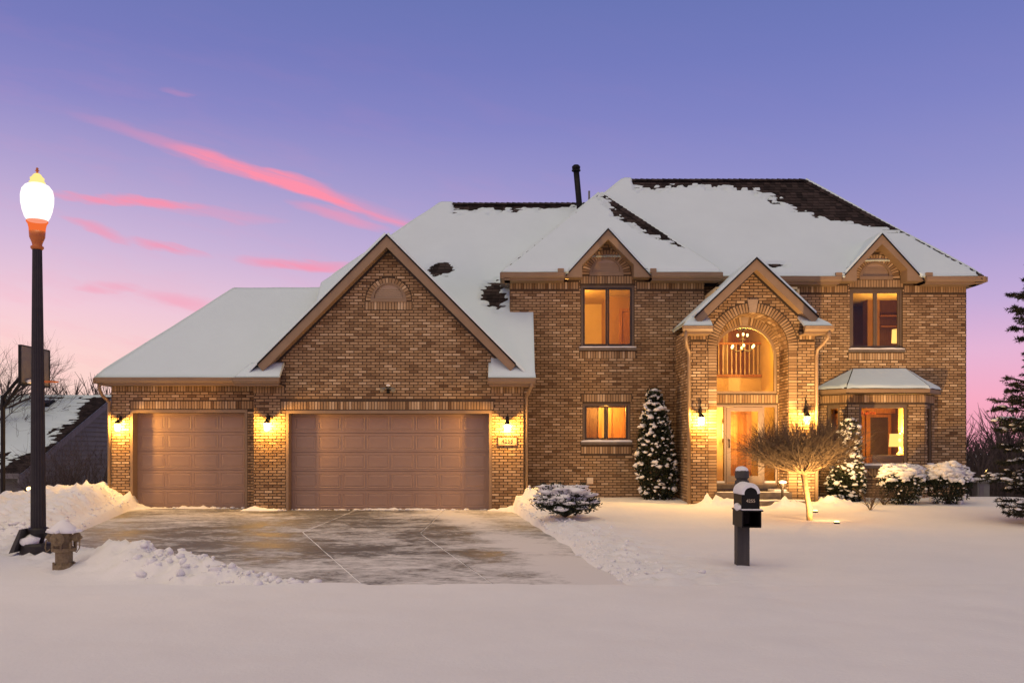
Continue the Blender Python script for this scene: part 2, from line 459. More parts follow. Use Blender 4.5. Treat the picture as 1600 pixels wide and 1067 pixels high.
cr_ = random.Random(3); m = MB(); cnt = 0
while cnt < 1900:
    if cr_.random() < .62:
        D = cr_.uniform(9.8, 14.6) if cr_.random() < .75 else cr_.uniform(14.6, 22); q_ = cr_.betavariate(1.4, 2.4) * 1.25 - .06
        x = drive_left(D) - q_ / (.63 if D < 14 else .96)
    else:
        D = cr_.uniform(10.2, 21.2); q_ = cr_.betavariate(1.2, 3.0) * 1.3 - .05; x = drive_right(D) + q_
    s_ = .014 + .048 * cr_.random() ** 3.2
    if x < -4.6 and D < 13.8: continue
    if x > -1 and cr_.random() < .35: continue
    if D > 15 or x > -1: s_ *= .62
    if x < -1 and D < 14 and q_ > .6 and cr_.random() < .5: continue
    m.blob((x, D, max(ground_z(x, D), 0) - s_ * .05), s_ * cr_.uniform(.8, 1.5), s_ * cr_.uniform(.8, 1.3), s_ * cr_.uniform(.6, .95), .42, cr_, low=True); cnt += 1
for x0, x1, D in ((-9.35, -6.5, 22.2), (-6.3, -5.4, 21.44), (-5.3, -.6, 21.62), (-.5, .3, 21.42)):
    for k in range(int((x1 - x0) * 26)):
        s_ = .012 + .03 * cr_.random() ** 2.5; m.blob((cr_.uniform(x0, x1), D - .1 * cr_.random() ** 2, s_ * .3), s_ * 1.6, s_ * 1.2, s_ * .8, .4, cr_, low=True)
m.build('snow_clods', M_snow, ground, smooth=True, kind='stuff')
# ---------------- driveway slabs with snow-filled joints
def drive_mat():
    m, nt, b = newmat('wet_concrete_dusted')
    co = nt.n('ShaderNodeTexCoord').outputs['Object']
    st = nt.noise(nt.scale(co, .95, 1.5, 1), 1.0, 9, .74, 1.0)
    st2 = nt.noise(nt.scale(co, 6.0, 8.0, 1), 1.0, 6, .75, .6)
    big = nt.noise(co, .34, 3, .55)
    f = nt.m('ADD', nt.m('MULTIPLY', st, .60), nt.m('MULTIPLY', st2, .44))
    f = nt.m('ADD', f, nt.m('MULTIPLY', nt.m('SUBTRACT', big, .5), .45))
    sepn = nt.n('ShaderNodeSeparateXYZ'); nt.l(co, sepn.inputs[0])
    # scraped, whiter strip towards the street and along the right side
    tr = nt.m('SUBTRACT', sepn.outputs[0], nt.m('MULTIPLY_ADD', sepn.outputs[1], -.254, 3.69))
    tr = nt.m('POWER', 2.718, nt.m('MULTIPLY', nt.m('MULTIPLY', tr, tr), -4.5))
    near = nt.m('MULTIPLY', nt.m('SUBTRACT', 13.2, sepn.outputs[1], clamp=True), .05)
    f = nt.m('ADD', f, nt.m('ADD', nt.m('MULTIPLY', tr, .17), near))
    xr = nt.m('SUBTRACT', nt.m('MULTIPLY_ADD', sepn.outputs[1], -.105, 2.34), sepn.outputs[0])
    f = nt.m('ADD', f, nt.m('MULTIPLY', nt.m('SUBTRACT', 1.0, nt.m('DIVIDE', xr, .9), clamp=True), .07))
    k = nt.ramp(f, [(.455, (.03, .03, .03)), (.505, (.13, .13, .13)), (.545, (.5, .5, .5)), (.60, (.74, .74, .74)), (.67, (1, 1, 1))])
    grey = nt.ramp(nt.noise(co, 9, 4, .6), [(.3, (.082, .078, .072)), (.7, (.13, .124, .114))])
    cc = nt.mix(k, grey, (.74, .72, .70, 1))
    nt.l(cc, b.inputs['Base Color'])
    nt.l(nt.ramp(k, [(0, (.50, .50, .50)), (.5, (.9, .9, .9))]), b.inputs['Roughness'])
    bp = nt.n('ShaderNodeBump'); bp.inputs['Strength'].default_value = .5; bp.inputs['Distance'].default_value = .012
    nt.l(nt.m('ADD', f, nt.m('MULTIPLY', nt.noise(co, 60, 3), .1)), bp.inputs['Height']); nt.l(bp.outputs[0], b.inputs['Normal'])
    return m
M_drive = drive_mat()
drive = empty('driveway', (0, 0, 0), label='shovelled concrete driveway streaked with snow before the garage', kind='structure')
JX1 = [(-3.76, 22.5), (-3.76, 16.1), (-1.6, 9.8)]
JX2 = [(-1.63, 22.5), (-1.63, 15.9), (-.15, 9.8)]
def jx(line, D): return interp([(line[2][1], line[2][0]), (line[1][1], line[1][0]), (line[0][1], line[0][0])], D)
cuts = [9.62, 13.0, 16.1, 19.3, 22.5]
cols_ = [lambda D: min(drive_left(max(D, 9.8)) - .4, jx(JX1, D) - .5), lambda D: jx(JX1, D), lambda D: jx(JX2, D), lambda D: drive_right(D) + .45]
for a, b in zip(cuts, cuts[1:]):
    for cl_, cr_ in zip(cols_, cols_[1:]):
        q = MB(); gpx = .013; n = 8
        ys = [lerp(a + gpx, b - gpx, i / n) for i in range(n + 1)]
        L = [(cl_(y) + gpx, y) for y in ys]; Rr = [(cr_(y) - gpx, y) for y in ys]
        loop = L + list(reversed(Rr))
        q.prism([(x, y, .0) for x, y in loop], [(x, y, -.08) for x, y in loop])
        q.build('concrete_slab', M_drive, drive)
q = MB()
for line in (JX1, JX2):
    pts = [(x, y) for x, y in line]; n_ = 60
    def along(t): return (lerp(pts[0][0], pts[1][0], t * 2), lerp(pts[0][1], pts[1][1], t * 2)) if t < .5 else (lerp(pts[1][0], pts[2][0], t * 2 - 1), lerp(pts[1][1], pts[2][1], t * 2 - 1))
    q.tube([(*along(k / n_), -.009) for k in range(n_ + 1)], [(.009 if line is JX1 else .006) + .016 * fbm(k * .31, line[0][0], 2.0, 3) + .002 for k in range(n_ + 1)], 5)
for c in cuts[1:-1]:
    q.tube([(-9.6, c, -.026), (1.2, c, -.026)], .022, 5)
q.build('joint_snow', M_snow, drive)
q = MB(); q.face([(-11, 9.8, -.05), (2.4, 9.8, -.05), (2.4, 22.6, -.05), (-11, 22.6, -.05)]); q.build('gravel_bed', M_concrete, drive)

# ================================================================== HOUSE
house = empty('brick_house', (1.0, 22.5, 0), 'two-storey tan brick house with attached three-car garage and snowy hip roofs', 'house')
CP, BL, BH = .0685, .205, .0585          # course pitch, brick pitch, brick height
HOLD = {'n': 0}
brick_proto = {}
def single_brick(w_, h_):
    key = (round(w_, 2), round(h_, 3))
    if key not in brick_proto:
        q = MB(); q.box(-w_ / 2, w_ / 2, -.011, .012, -h_ / 2, h_ / 2)
        me = bpy.data.meshes.new('brick'); me.from_pydata(q.v, [], q.f); me.materials.append(M_brick1); brick_proto[key] = me
    return brick_proto[key]
def scan(poly, z):
    xs = []
    for (x0, z0), (x1, z1) in zip(poly, poly[1:] + poly[:1]):
        if (z0 <= z < z1) or (z1 <= z < z0): xs.append(x0 + (z - z0) / (z1 - z0) * (x1 - x0))
    xs.sort(); return list(zip(xs[::2], xs[1::2]))
def sub_iv(iv, cut):
    out = []
    for a, b in iv:
        segs = [(a, b)]
        for c, d in cut:
            ns = []
            for p, q in segs:
                if d <= p or c >= q: ns.append((p, q)); continue
                if c > p: ns.append((p, c))
                if d < q: ns.append((d, q))
            segs = ns
        out += segs
    return out
def arc(cx, cz, r, n=24, a0=0, a1=math.pi):
    return [(cx + r * math.cos(lerp(a0, a1, i / n)), cz + r * math.sin(lerp(a0, a1, i / n))) for i in range(n + 1)]
class Wall:
    """A brick wall on a plane: P(u, z, d) with d the distance out of the wall."""
    def __init__(s, name, P, outer, holes=(), lift=.010, single=None):
        s.name, s.P, s.outer, s.holes, s.ex = name, P, outer, [list(h) for h in holes], [list(h) for h in holes]
        s.bricks = []; s.lift = lift; s.single = single
    def quad(s, pts, force=False): s.bricks.append(pts)
    def soldiers(s, u0, u1, z0, z1):
        n = max(1, round((u1 - u0) / CP)); p = (u1 - u0) / n
        for i in range(n):
            s.quad([(u0 + i * p + .008, z0 + .008), (u0 + (i + 1) * p - .008, z0 + .008), (u0 + (i + 1) * p - .008, z1 - .008), (u0 + i * p + .008, z1 - .008)])
        s.ex.append([(u0 - .004, z0), (u1 + .004, z0), (u1 + .004, z1), (u0 - .004, z1)])
    def ring(s, cx, cz, r0, r1, pitch=CP):
        n = round(math.pi * (r0 + r1) / 2 / pitch)
        for i in range(n):
            a = math.pi * i / n + .0075 / r0; b = math.pi * (i + 1) / n - .0075 / r0
            s.quad([(cx + r0 * math.cos(a), cz + r0 * math.sin(a)), (cx + r1 * math.cos(a), cz + r1 * math.sin(a)),
                    (cx + r1 * math.cos(b), cz + r1 * math.sin(b)), (cx + r0 * math.cos(b), cz + r0 * math.sin(b))])
        s.ex.append(arc(cx, cz, r1 + .01))
    def stack(s, u0, u1, z0, z1):
        z = z0
        while z < z1 - .03:
            s.quad([(u0 + .005, z + .005), (u1 - .005, z + .005), (u1 - .005, min(z + BH, z1)), (u0 + .005, min(z + BH, z1))]); z += CP
        s.ex.append([(u0, z0), (u1, z0), (u1, z1), (u0, z1)])
    def finish(s, reveal=.12):
        m = MB(); P = s.P
        loops = [s.outer] + s.holes
        flat = [p for l in loops for p in l]
        tri = tessellate_polygon([[Vector((u, z, 0)) for u, z in l] for l in loops])
        m.mesh([P(u, z, 0) for u, z in flat], [tuple(t) for t in tri])
        for h in s.holes:
            for (a, b) in zip(h, h[1:] + h[:1]):
                m.face([P(*a, 0), P(*b, 0), P(*b, -reveal), P(*a, -reveal)])
        wall = m.build(s.name, M_mortar, house)
        zs = [z for _, z in s.outer]; z = min(zs); zmax = max(zs); k = 0
        while z < zmax:
            hs = (z + .006, z + BH / 2, z + BH - .004)
            iv = scan(s.outer, hs[1])
            for h_ in hs:
                for e in s.ex: iv = sub_iv(iv, scan(e, h_))
            for a, b in iv:
                x = math.floor(a / BL) * BL + (BL / 2 if k % 2 else 0) - BL
                while x < b:
                    p, q = max(a, x), min(b, x + BL)
                    if q - p > .035: s.quad([(p + .011, z + .007), (q - .011, z + .007), (q - .011, z + BH - .004), (p + .011, z + BH - .004)])
                    x += BL
            z += CP; k += 1
        q = MB()
        for pts in s.bricks:
            cu_ = sum(p[0] for p in pts) / 4; cz_ = sum(p[1] for p in pts) / 4
            if s.single and HOLD['n'] < 300 and s.single(cu_, cz_):
                e0 = Vector((pts[1][0] - pts[0][0], pts[1][1] - pts[0][1])); e1 = Vector((pts[3][0] - pts[0][0], pts[3][1] - pts[0][1]))
                me = single_brick(round(e0.length, 2), round(e1.length, 3))
                o = bpy.data.objects.new('brick', me); col.objects.link(o)
                o.location = Vector(P(cu_, cz_, s.lift - .008)) - wloc(wall); o.parent = wall
                o.rotation_euler = (0, -math.atan2(e0.y, e0.x), 0)
                HOLD['n'] += 1; continue
            l_ = s.lift + rnd.uniform(-.003, .004)
            fr = [P(u, z_, l_) for u, z_ in pts]; bk = [P(u, z_, -.004) for u, z_ in pts]
            i = len(q.v); q.v.extend(tuple(p) for p in fr + bk)
            t = min(1, max(0, rnd.gauss(.56, .145)))
            if rnd.random() < .05: t *= .35
            elif rnd.random() < .08: t = .9 + .1 * rnd.random()
            for f in ((0, 1, 2, 3), (0, 4, 5, 1), (1, 5, 6, 2), (2, 6, 7, 3), (3, 7, 4, 0)):
                q.f.append(tuple(i + n for n in f)); q.t.append(t)
        if q.f: q.build('brick_courses', M_brick, wall, kind='stuff', tint=True)
        return wall
def front(D): return lambda u, z, d: (u, D - d, z)
def leftface(X): return lambda u, z, d: (X - d, u, z)
def rightface(X): return lambda u, z, d: (X + d, u, z)
def rect(a, b, c, d): return [(a, c), (b, c), (b, d), (a, d)]

DA, DB, DC, DE, DP, DN = 21.5, 22.1, 22.78, 23.3, 20.9, 21.6
# single garage wall
wB = Wall('single_garage_wall', front(DB), rect(-9.88, -6.19, 0, 3.07), [rect(-9.41, -6.53, -.01, 2.43)])
wB.soldiers(-9.41, -6.33, 2.45, 2.65); wB.soldiers(-9.88, -6.2, 2.88, 3.07); wB.finish(.3)
# double garage gable wall
GX = -2.96
wA = Wall('garage_gable_wall', front(DA), [(-6.2, 0), (.28, 0), (.28, 3.17), (GX, 6.41), (-6.2, 3.17)],
          [rect(-5.42, -.49, -.01, 2.39), arc(GX, 5.02, .43)],
          single=lambda u, z: (-.49 < u < .28 and .55 < z < 2.6) or (-6.2 < u < -5.42 and .9 < z < 2.4))
wA.soldiers(-5.55, -.44, 2.41, 2.61); wA.soldiers(-6.2, -5.46, 2.80, 2.98); wA.soldiers(-.5, .28, 2.80, 2.98)
wA.ring(GX, 5.02, .43, .545, .075); wA.soldiers(GX - .56, GX + .56, 4.80, 5.0); wA.finish(.3)
Wall('garage_return_wall', leftface(-6.2), rect(DA, DB, 0, 3.07)).finish()
Wall('garage_return_wall', rightface(.28), rect(DA, DC, 0, 3.07)).finish()
# projecting two-storey bay of the house
def dormer_outline(x0, x1, z0, ztop, c, half, apex):
    return [(x0, z0), (x1, z0), (x1, ztop), (c + half, ztop), (c, apex), (c - half, ztop), (x0, ztop)]
C1 = 2.40
wC = Wall('main_wall', front(DC), dormer_outline(-.05, 4.88, 0, 5.71, C1, 1.0, 6.74),
          [rect(1.756, 3.106, 4.04, 5.62), rect(1.80, 3.0, 1.65, 2.62), arc(C1, 5.89, .43)])
wC.soldiers(1.74, 3.12, 5.66, 5.86); wC.ring(C1, 5.89, .43, .62); wC.soldiers(-.05, 1.69, 5.52, 5.71); wC.soldiers(3.17, 4.88, 5.52, 5.71)
wC.soldiers(1.72, 3.14, 3.76, 3.95); wC.soldiers(1.76, 3.04, 2.66, 2.86); wC.soldiers(1.76, 3.04, 1.34, 1.53); wC.finish()
Wall('main_wall', leftface(-.05), rect(DC, 25.6, 2.6, 5.71)).finish()
# right hand wall
C2 = 9.46
wE = Wall('right_wall', front(DE), dormer_outline(4.88, 11.81, 0, 5.71, C2, 1.0, 6.74),
          [rect(8.79, 10.15, 4.05, 5.62), arc(C2, 5.89, .43), rect(8.2, 10.8, .6, 2.78), rect(4.95, 6.93, .45, 5.45)])
wE.soldiers(8.77, 10.17, 5.66, 5.86); wE.ring(C2, 5.89, .43, .62); wE.soldiers(7.1, 8.72, 5.52, 5.71); wE.soldiers(10.2, 11.81, 5.52, 5.71)
wE.soldiers(8.75, 10.19, 3.77, 3.96); wE.finish()
Wall('right_wall', rightface(4.88), rect(DC, DE, 0, 5.71)).finish()
Wall('side_wall', rightface(11.81), rect(DE, 30, 0, 5.71)).finish()
Wall('side_wall', leftface(-9.88), rect(DB, 28.0, 0, 3.07)).finish()
# entry portico
PX = 5.61; ARH = .836; SPZ = 3.82
arch_hole = [(PX - ARH, .2), (PX + ARH, .2)] + arc(PX, SPZ, ARH, 28)
wP = Wall('portico_wall', front(DP), [(4.16, 0), (7.06, 0), (7.06, 4.28), (PX, 5.66), (4.16, 4.28)], [arch_hole],
          single=lambda u, z: math.hypot(u - PX, z - SPZ) < 1.09 and z > SPZ)
wP.ring(PX, SPZ, ARH, 1.05); wP.stack(PX - ARH - .2, PX - ARH, 0, SPZ); wP.stack(PX + ARH, PX + ARH + .2, 0, SPZ)
wP.soldiers(4.16, 4.52, 4.02, 4.21); wP.soldiers(6.70, 7.06, 4.02, 4.21)
wall_P = wP.finish(.02)
q = MB(); q.xz([(PX - .075, SPZ + ARH - .01), (PX + .075, SPZ + ARH - .01), (PX + .125, SPZ + 1.13), (PX - .125, SPZ + 1.13)], DP - .035, DP + .05)
q.build('keystone', M_stone, wall_P)
Wall('portico_side_wall', leftface(4.16), rect(DP, DC, 0, 4.3)).finish()
Wall('portico_side_wall', rightface(7.06), rect(DP, DE, 0, 4.3)).finish()
# niche behind the arch
Wall('niche_wall', leftface(PX + ARH), rect(DP + .01, DN, .4, SPZ)).finish()
Wall('niche_wall', rightface(PX - ARH), rect(DP + .01, DN, .4, SPZ)).finish()
def barrel(u, z, d):      # u runs round the vault
    a = u / ARH; return (PX + (ARH - d) * math.cos(a), z, SPZ + (ARH - d) * math.sin(a))
vault = MB(); vb = MB(); n = 26
for i in range(n):
    a0, a1 = math.pi * i / n, math.pi * (i + 1) / n
    vault.face([barrel(a0 * ARH, DP + .0, 0), barrel(a1 * ARH, DP, 0), barrel(a1 * ARH, DN, 0), barrel(a0 * ARH, DN, 0)])
    a1m = a1 - .006 / ARH; a0m = a0 + .006 / ARH
    y = DP + .012 + (.1 if i % 2 else 0)
    ys = [DP + .012] + ([DP + .11] if i % 2 else []) 
    yy_ = DP + .012 + (.1 if i % 2 else .2); st = DP + .012
    while st < DN - .02:
        en = min(yy_, DN - .01)
        pts = [barrel(a0m * ARH, st, .01), barrel(a1m * ARH, st, .01), barrel(a1m * ARH, en - .01, .01), barrel(a0m * ARH, en - .01, .01)]
        vb.face(pts, min(1, max(0, rnd.gauss(.55, .22)))); st = en; yy_ = en + .2
wv = vault.build('niche_vault', M_mortar, house); vb.build('brick_courses', M_brick, wv, kind='stuff', tint=True)
TR = .77; TZ = 3.68
wN = Wall('entry_wall', front(DN), rect(4.72, 6.5, .45, 4.8),
          [rect(4.86, 6.40, .60, 2.53), [(PX - .75, 2.80), (PX + TR, 2.80)] + arc(PX, TZ, TR, 28)[:-1] + [(PX - TR, TZ)]])
wN.holes[1] = [(PX - TR, 2.80), (PX + TR, 2.80)] + arc(PX, TZ, TR, 28); wN.ex[1] = wN.holes[1]
wN.ring(PX, TZ, TR, TR + .2); wN.soldiers(4.8, 6.42, 2.57, 2.78); wall_N = wN.finish()
q = MB(); q.xz([(PX - .06, TZ + TR - .01), (PX + .06, TZ + TR - .01), (PX + .1, TZ + TR + .22), (PX - .1, TZ + TR + .22)], DN - .03, DN + .05)
q.build('keystone', M_stone, wall_N)
# bay window walls
BAY = [(8.0, DE), (8.5, 22.7), (10.45, 22.7), (10.98, DE)]
def angled(a, b):
    a = Vector(a); b = Vector(b); d = (b - a).normalized(); nrm = Vector((d.y, -d.x))
    return (b - a).length, lambda u, z, dd: (a.x + d.x * u + nrm.x * dd, a.y + d.y * u + nrm.y * dd, z)
bayL, PL = angled(BAY[0], BAY[1]); bayF, PF = angled(BAY[1], BAY[2]); bayR, PR = angled(BAY[2], BAY[3])
wl = Wall('bay_wall', PL, rect(0, bayL, 0, 2.86), [rect(.22, .56, 1.05, 2.59)]); wl.soldiers(.0, bayL, 2.64, 2.84); wl.finish(.1)
wf = Wall('bay_wall', PF, rect(0, bayF, 0, 2.86), [rect(.30, 1.51, 1.05, 2.59)]); wf.soldiers(0, bayF, 2.64, 2.84); wf.soldiers(.25, 1.56, .78, .97); wf.finish(.1)
wr = Wall('bay_wall', PR, rect(0, bayR, 0, 2.86), [rect(.22, .56, 1.05, 2.59)]); wr.soldiers(.0, bayR, 2.64, 2.84); wr.finish(.1)

# ---------------------------------------------------------------- windows
def xzring(m, x0, x1, z0, z1, t, y0, y1):
    m.box(x0, x1, y0, y1, z0, z0 + t); m.box(x0, x1, y0, y1, z1 - t, z1)
    m.box(x0, x0 + t, y0, y1, z0 + t, z1 - t); m.box(x1 - t, x1, y0, y1, z0 + t, z1 - t)
def window(x0, x1, z0, z1, D, lites=2, sillsnow=.05, sash=.045):
    w_ = empty('window', ((x0 + x1) / 2, D, z0), parent=house)
    m = MB(); xzring(m, x0, x1, z0, z1, .05, D + .03, D + .12); m.build('frame', M_frame, w_)
    xm = [lerp(x0 + .05, x1 - .05, i / lites) for i in range(lites + 1)]
    for a, b in zip(xm, xm[1:]):
        m = MB(); xzring(m, a + .004, b - .004, z0 + .054, z1 - .054, sash, D + .055, D + .105); m.build('sash', M_frame_dark if D < 23 else M_frame, w_)
        m = MB(); m.box(a + sash, b - sash, D + .078, D + .084, z0 + .05 + sash - .004, z1 - .05 - sash + .004); m.build('pane', M_glass, w_)
    m = MB(); m.box(x0 - .05, x1 + .05, D - .06, D + .06, z0 - .07, z0 - .004); m.build('sill', M_concrete, w_)
    m = MB(); n = 24
    top = []
    for i in range(n + 1):
        x = lerp(x0 - .045, x1 + .045, i / n); top.append((x, z0 - .004 + sillsnow * (.72 + .5 * fbm(x * 3, z0, 1.2)) * (.5 if i in (0, n) else 1)))
    m.xz([(x0 - .045, z0 - .006)] + [(x1 + .045, z0 - .006)] + list(reversed(top)), D - .055, D + .05)
    m.build('sill_snow', M_snow, w_)
    return w_
window(1.756, 3.106, 4.04, 5.62, DC, 2, .04)
window(1.80, 3.0, 1.65, 2.62, DC, 2, .065)
window(8.79, 10.15, 4.05, 5.62, DE, 2, .045)
def bay_window(P, u0, u1, z0, z1):
    w_ = empty('window', P((u0 + u1) / 2, z0, 0), parent=house)
    def bx(m, a, b, c, d, d0, d1):
        m.prism([P(a, c, d1), P(b, c, d1), P(b, d, d1), P(a, d, d1)], [P(a, c, d0), P(b, c, d0), P(b, d, d0), P(a, d, d0)])
    m = MB(); t = .06
    bx(m, u0, u1, z0, z0 + t, -.09, -.02); bx(m, u0, u1, z1 - t - .03, z1, -.09, -.02); bx(m, u0, u0 + t, z0 + t, z1 - t - .03, -.09, -.02); bx(m, u1 - t, u1, z0 + t, z1 - t - .03, -.09, -.02)
    m.build('frame', M_frame, w_)
    m = MB(); bx(m, u0 + t, u1 - t, z0 + t, z1 - t - .03, -.06, -.054); m.build('pane', M_glass, w_)
    m = MB(); bx(m, u0 - .03, u1 + .03, z0 - .08, z0 - .004, -.05, .06); m.build('sill', M_concrete, w_)
    m = MB(); bx(m, u0 - .02, u1 + .02, z0 - .006, z0 + .05, -.04, .055); m.build('sill_snow', M_snow, w_)
bay_window(PL, .22, .56, 1.05, 2.59); bay_window(PF, .30, 1.51, 1.05, 2.59); bay_window(PR, .22, .56, 1.05, 2.59)
# half-round louvred vents in the gables
def vent(cx, cz, r, D):
    v = empty('gable_vent', (cx, D, cz), parent=house)
    m = MB(); o = arc(cx, cz, r, 22); i_ = arc(cx, cz + .055, r - .08, 22)
    for k in range(22):
        m.prism([(o[k][0], D - .02, o[k][1]), (o[k + 1][0], D - .02, o[k + 1][1]), (i_[k + 1][0], D - .02, i_[k + 1][1]), (i_[k][0], D - .02, i_[k][1])],
                [(o[k][0], D + .09, o[k][1]), (o[k + 1][0], D + .09, o[k + 1][1]), (i_[k + 1][0], D + .09, i_[k + 1][1]), (i_[k][0], D + .09, i_[k][1])])
    m.box(cx - r, cx + r, D - .035, D + .09, cz - .03, cz + .055); m.build('frame', M_trim, v)
    m = MB(); m.xz([(cx - r, cz)] + list(reversed(o)), D + .035, D + .08); m.build('backing', M_storm, v)
    z = cz + .07
    while z < cz + r - .11:
        hw = math.sqrt(max(0, (r - .085) ** 2 - (z - cz - .03) ** 2)) 
        m = MB(); m.prism([(cx - hw, D + .016, z), (cx + hw, D + .016, z), (cx + hw, D + .034, z + .04), (cx - hw, D + .034, z + .04)],
                          [(cx - hw, D + .022, z - .006), (cx + hw, D + .022, z - .006), (cx + hw, D + .040, z + .034), (cx - hw, D + .040, z + .034)])
        m.build('slat', M_storm, v); z += .05
vent(GX, 5.02, .43, DA); vent(C1, 5.89, .43, DC); vent(C2, 5.89, .43, DE)

# ---------------------------------------------------------------- garage doors
def garage_door(x0, x1, z1, D, cols_n, rec):
    d = empty('garage_door', ((x0 + x1) / 2, D, 0), parent=house)
    Dd = D + rec
    m = MB(); m.box(x0 - .005, x0 + .06, D - .015, Dd + .05, 0, z1 + .005); m.box(x1 - .06, x1 + .005, D - .015, Dd + .05, 0, z1 + .005)
    m.box(x0 + .06, x1 - .06, D - .015, Dd + .05, z1 - .07, z1 + .005); m.build('door_trim', M_trim, d)
    a, b, top = x0 + .062, x1 - .062, z1 - .074
    hs = top / 5
    pm = None
    pw = (b - a - .10) / cols_n
    for r_ in range(5):
        m = MB(); m.box(a, b, Dd, Dd + .045, r_ * hs + .006, (r_ + 1) * hs - .004); sec = m.build('door_section', M_door, d)
        for c in range(cols_n):
            if pm is None:
                q = MB(); w2, h2 = pw / 2 - .055, hs / 2 - .085
                def rr(w_, h_, y): return [(-w_, y, -h_), (w_, y, -h_), (w_, y, h_), (-w_, y, h_)]
                L = [rr(w2 + .028, h2 + .028, .004), rr(w2 + .016, h2 + .016, -.008), rr(w2, h2, .000), rr(w2 - .035, h2 - .035, -.008)]
                for A, B in zip(L, L[1:]):
                    for k in range(4): q.face([A[k], A[(k + 1) % 4], B[(k + 1) % 4], B[k]])
                q.face(L[-1])
                pm = bpy.data.meshes.new('panel'); pm.from_pydata(q.v, [], q.f); pm.materials.append(M_door)
            o = bpy.data.objects.new('panel', pm); col.objects.link(o); o.parent = sec
            o.location = Vector((a + .05 + (c + .5) * pw, Dd, (r_ + .5) * hs)) - wloc(sec)
    m = MB(); m.box(a - .05, b + .05, Dd + .05, Dd + .07, 0, z1); m.build('door_backing', M_door, d)
    m = MB(); m.box(a, b, Dd - .008, Dd + .04, -.02, .006); m.build('bottom_seal', M_black, d)
garage_door(-9.41, -6.53, 2.43, DB, 4, .26)
garage_door(-5.42, -.49, 2.39, DA, 8, .26)

# ---------------------------------------------------------------- entry door, sidelights, transom
ed = empty('entry_door', (PX, DN, .6), parent=house)
m = MB(); xzring(m, 4.86, 6.40, .60, 2.53, .05, DN + .02, DN + .14); m.box(5.12, 5.17, DN + .02, DN + .14, .65, 2.48); m.box(6.04, 6.09, DN + .02, DN + .14, .65, 2.48)
m.build('frame', M_storm2, ed)
m = MB(); xzring(m, 5.175, 6.035, .66, 2.475, .10, DN + .0, DN + .04); m.box(5.275, 5.935, DN, DN + .04, .76, .82); m.build('storm_door', M_storm2, ed)
m = MB(); m.box(5.27, 5.94, DN + .017, DN + .023, .81, 2.38); m.build('pane', M_glass, ed)
m = MB(); m.tube([(5.23, DN - .02, 1.5), (5.23, DN - .05, 1.52), (5.23, DN - .05, 1.68), (5.23, DN - .02, 1.7)], .011, 6); m.build('door_handle', M_black, ed)
for a, b in ((4.91, 5.12), (6.09, 6.35)):
    m = MB(); m.box(a, b, DN + .07, DN + .076, .66, 2.47); m.build('pane', M_glass, ed)
    m = MB(); m.box(a, b, DN - .01, DN + .06, .652, .70); m.build('sill_snow', M_snow, ed)
m = MB(); m.box(4.88, 6.38, DN - .03, DN + .1, .48, .598); m.build('threshold', M_concrete, ed)
# wood door standing open behind the storm door
m = MB(); m.box(5.52, 6.12, DN + 1.30, DN + 1.345, .62, 2.5); wd = m.build('wood_door', M_wood, ed)
for z0, z1 in ((.78, 1.35), (1.45, 2.05), (2.12, 2.36)):
    for a, b in ((5.57, 5.79), (5.85, 6.07)):
        m = MB(); m.box(a, b, DN + 1.286, DN + 1.302, z0, z1); m.build('panel', M_wood, wd)
tw = empty('window', (PX, DN, 2.8), parent=house)
m = MB(); o_ = [(PX + TR, 2.8)] + arc(PX, TZ, TR, 28) + [(PX - TR, 2.8)]; i_ = [(PX + TR - .06, 2.86)] + arc(PX, TZ, TR - .06, 28) + [(PX - TR + .06, 2.86)]
for k in range(len(o_)):
    k2 = (k + 1) % len(o_)
    ring_ = [o_[k], o_[k2], i_[k2], i_[k]]; m.xz(ring_, DN + .01, DN + .1)
m.build('frame', M_trim, tw)
m = MB(); m.xz(i_, DN + .05, DN + .056); m.build('pane', M_glass, tw)
# stoop and step
st = empty('entry_steps', (PX, 20.6, 0), parent=house)
m = MB(); m.box(4.72, 6.50, DP - .10, DN + .1, .0, .465); m.build('stoop', M_concrete, st)
m = MB(); m.box(4.74, 6.72, 20.40, DP - .1, 0, .285); m.build('step', M_concrete, st)
m = MB()
for (x0, x1, y0, y1, z, h) in ((4.78, 6.44, DP - .095, DP + .1, .463, .014), (6.15, 6.44, DP + .1, DN - .05, .463, .07), (4.76, 6.70, 20.41, 20.72, .283, .03)):
    n = 30
    for i in range(n):
        a, b = lerp(x0, x1, i / n), lerp(x0, x1, (i + 1) / n); hh = h * (.7 + .8 * abs(fbm(a * 4, y0, 3.3)))
        m.box(a, b, y0, y1 - .04 * rnd.random(), z, z + hh)
m.build('snow', M_snow, st, kind='stuff')

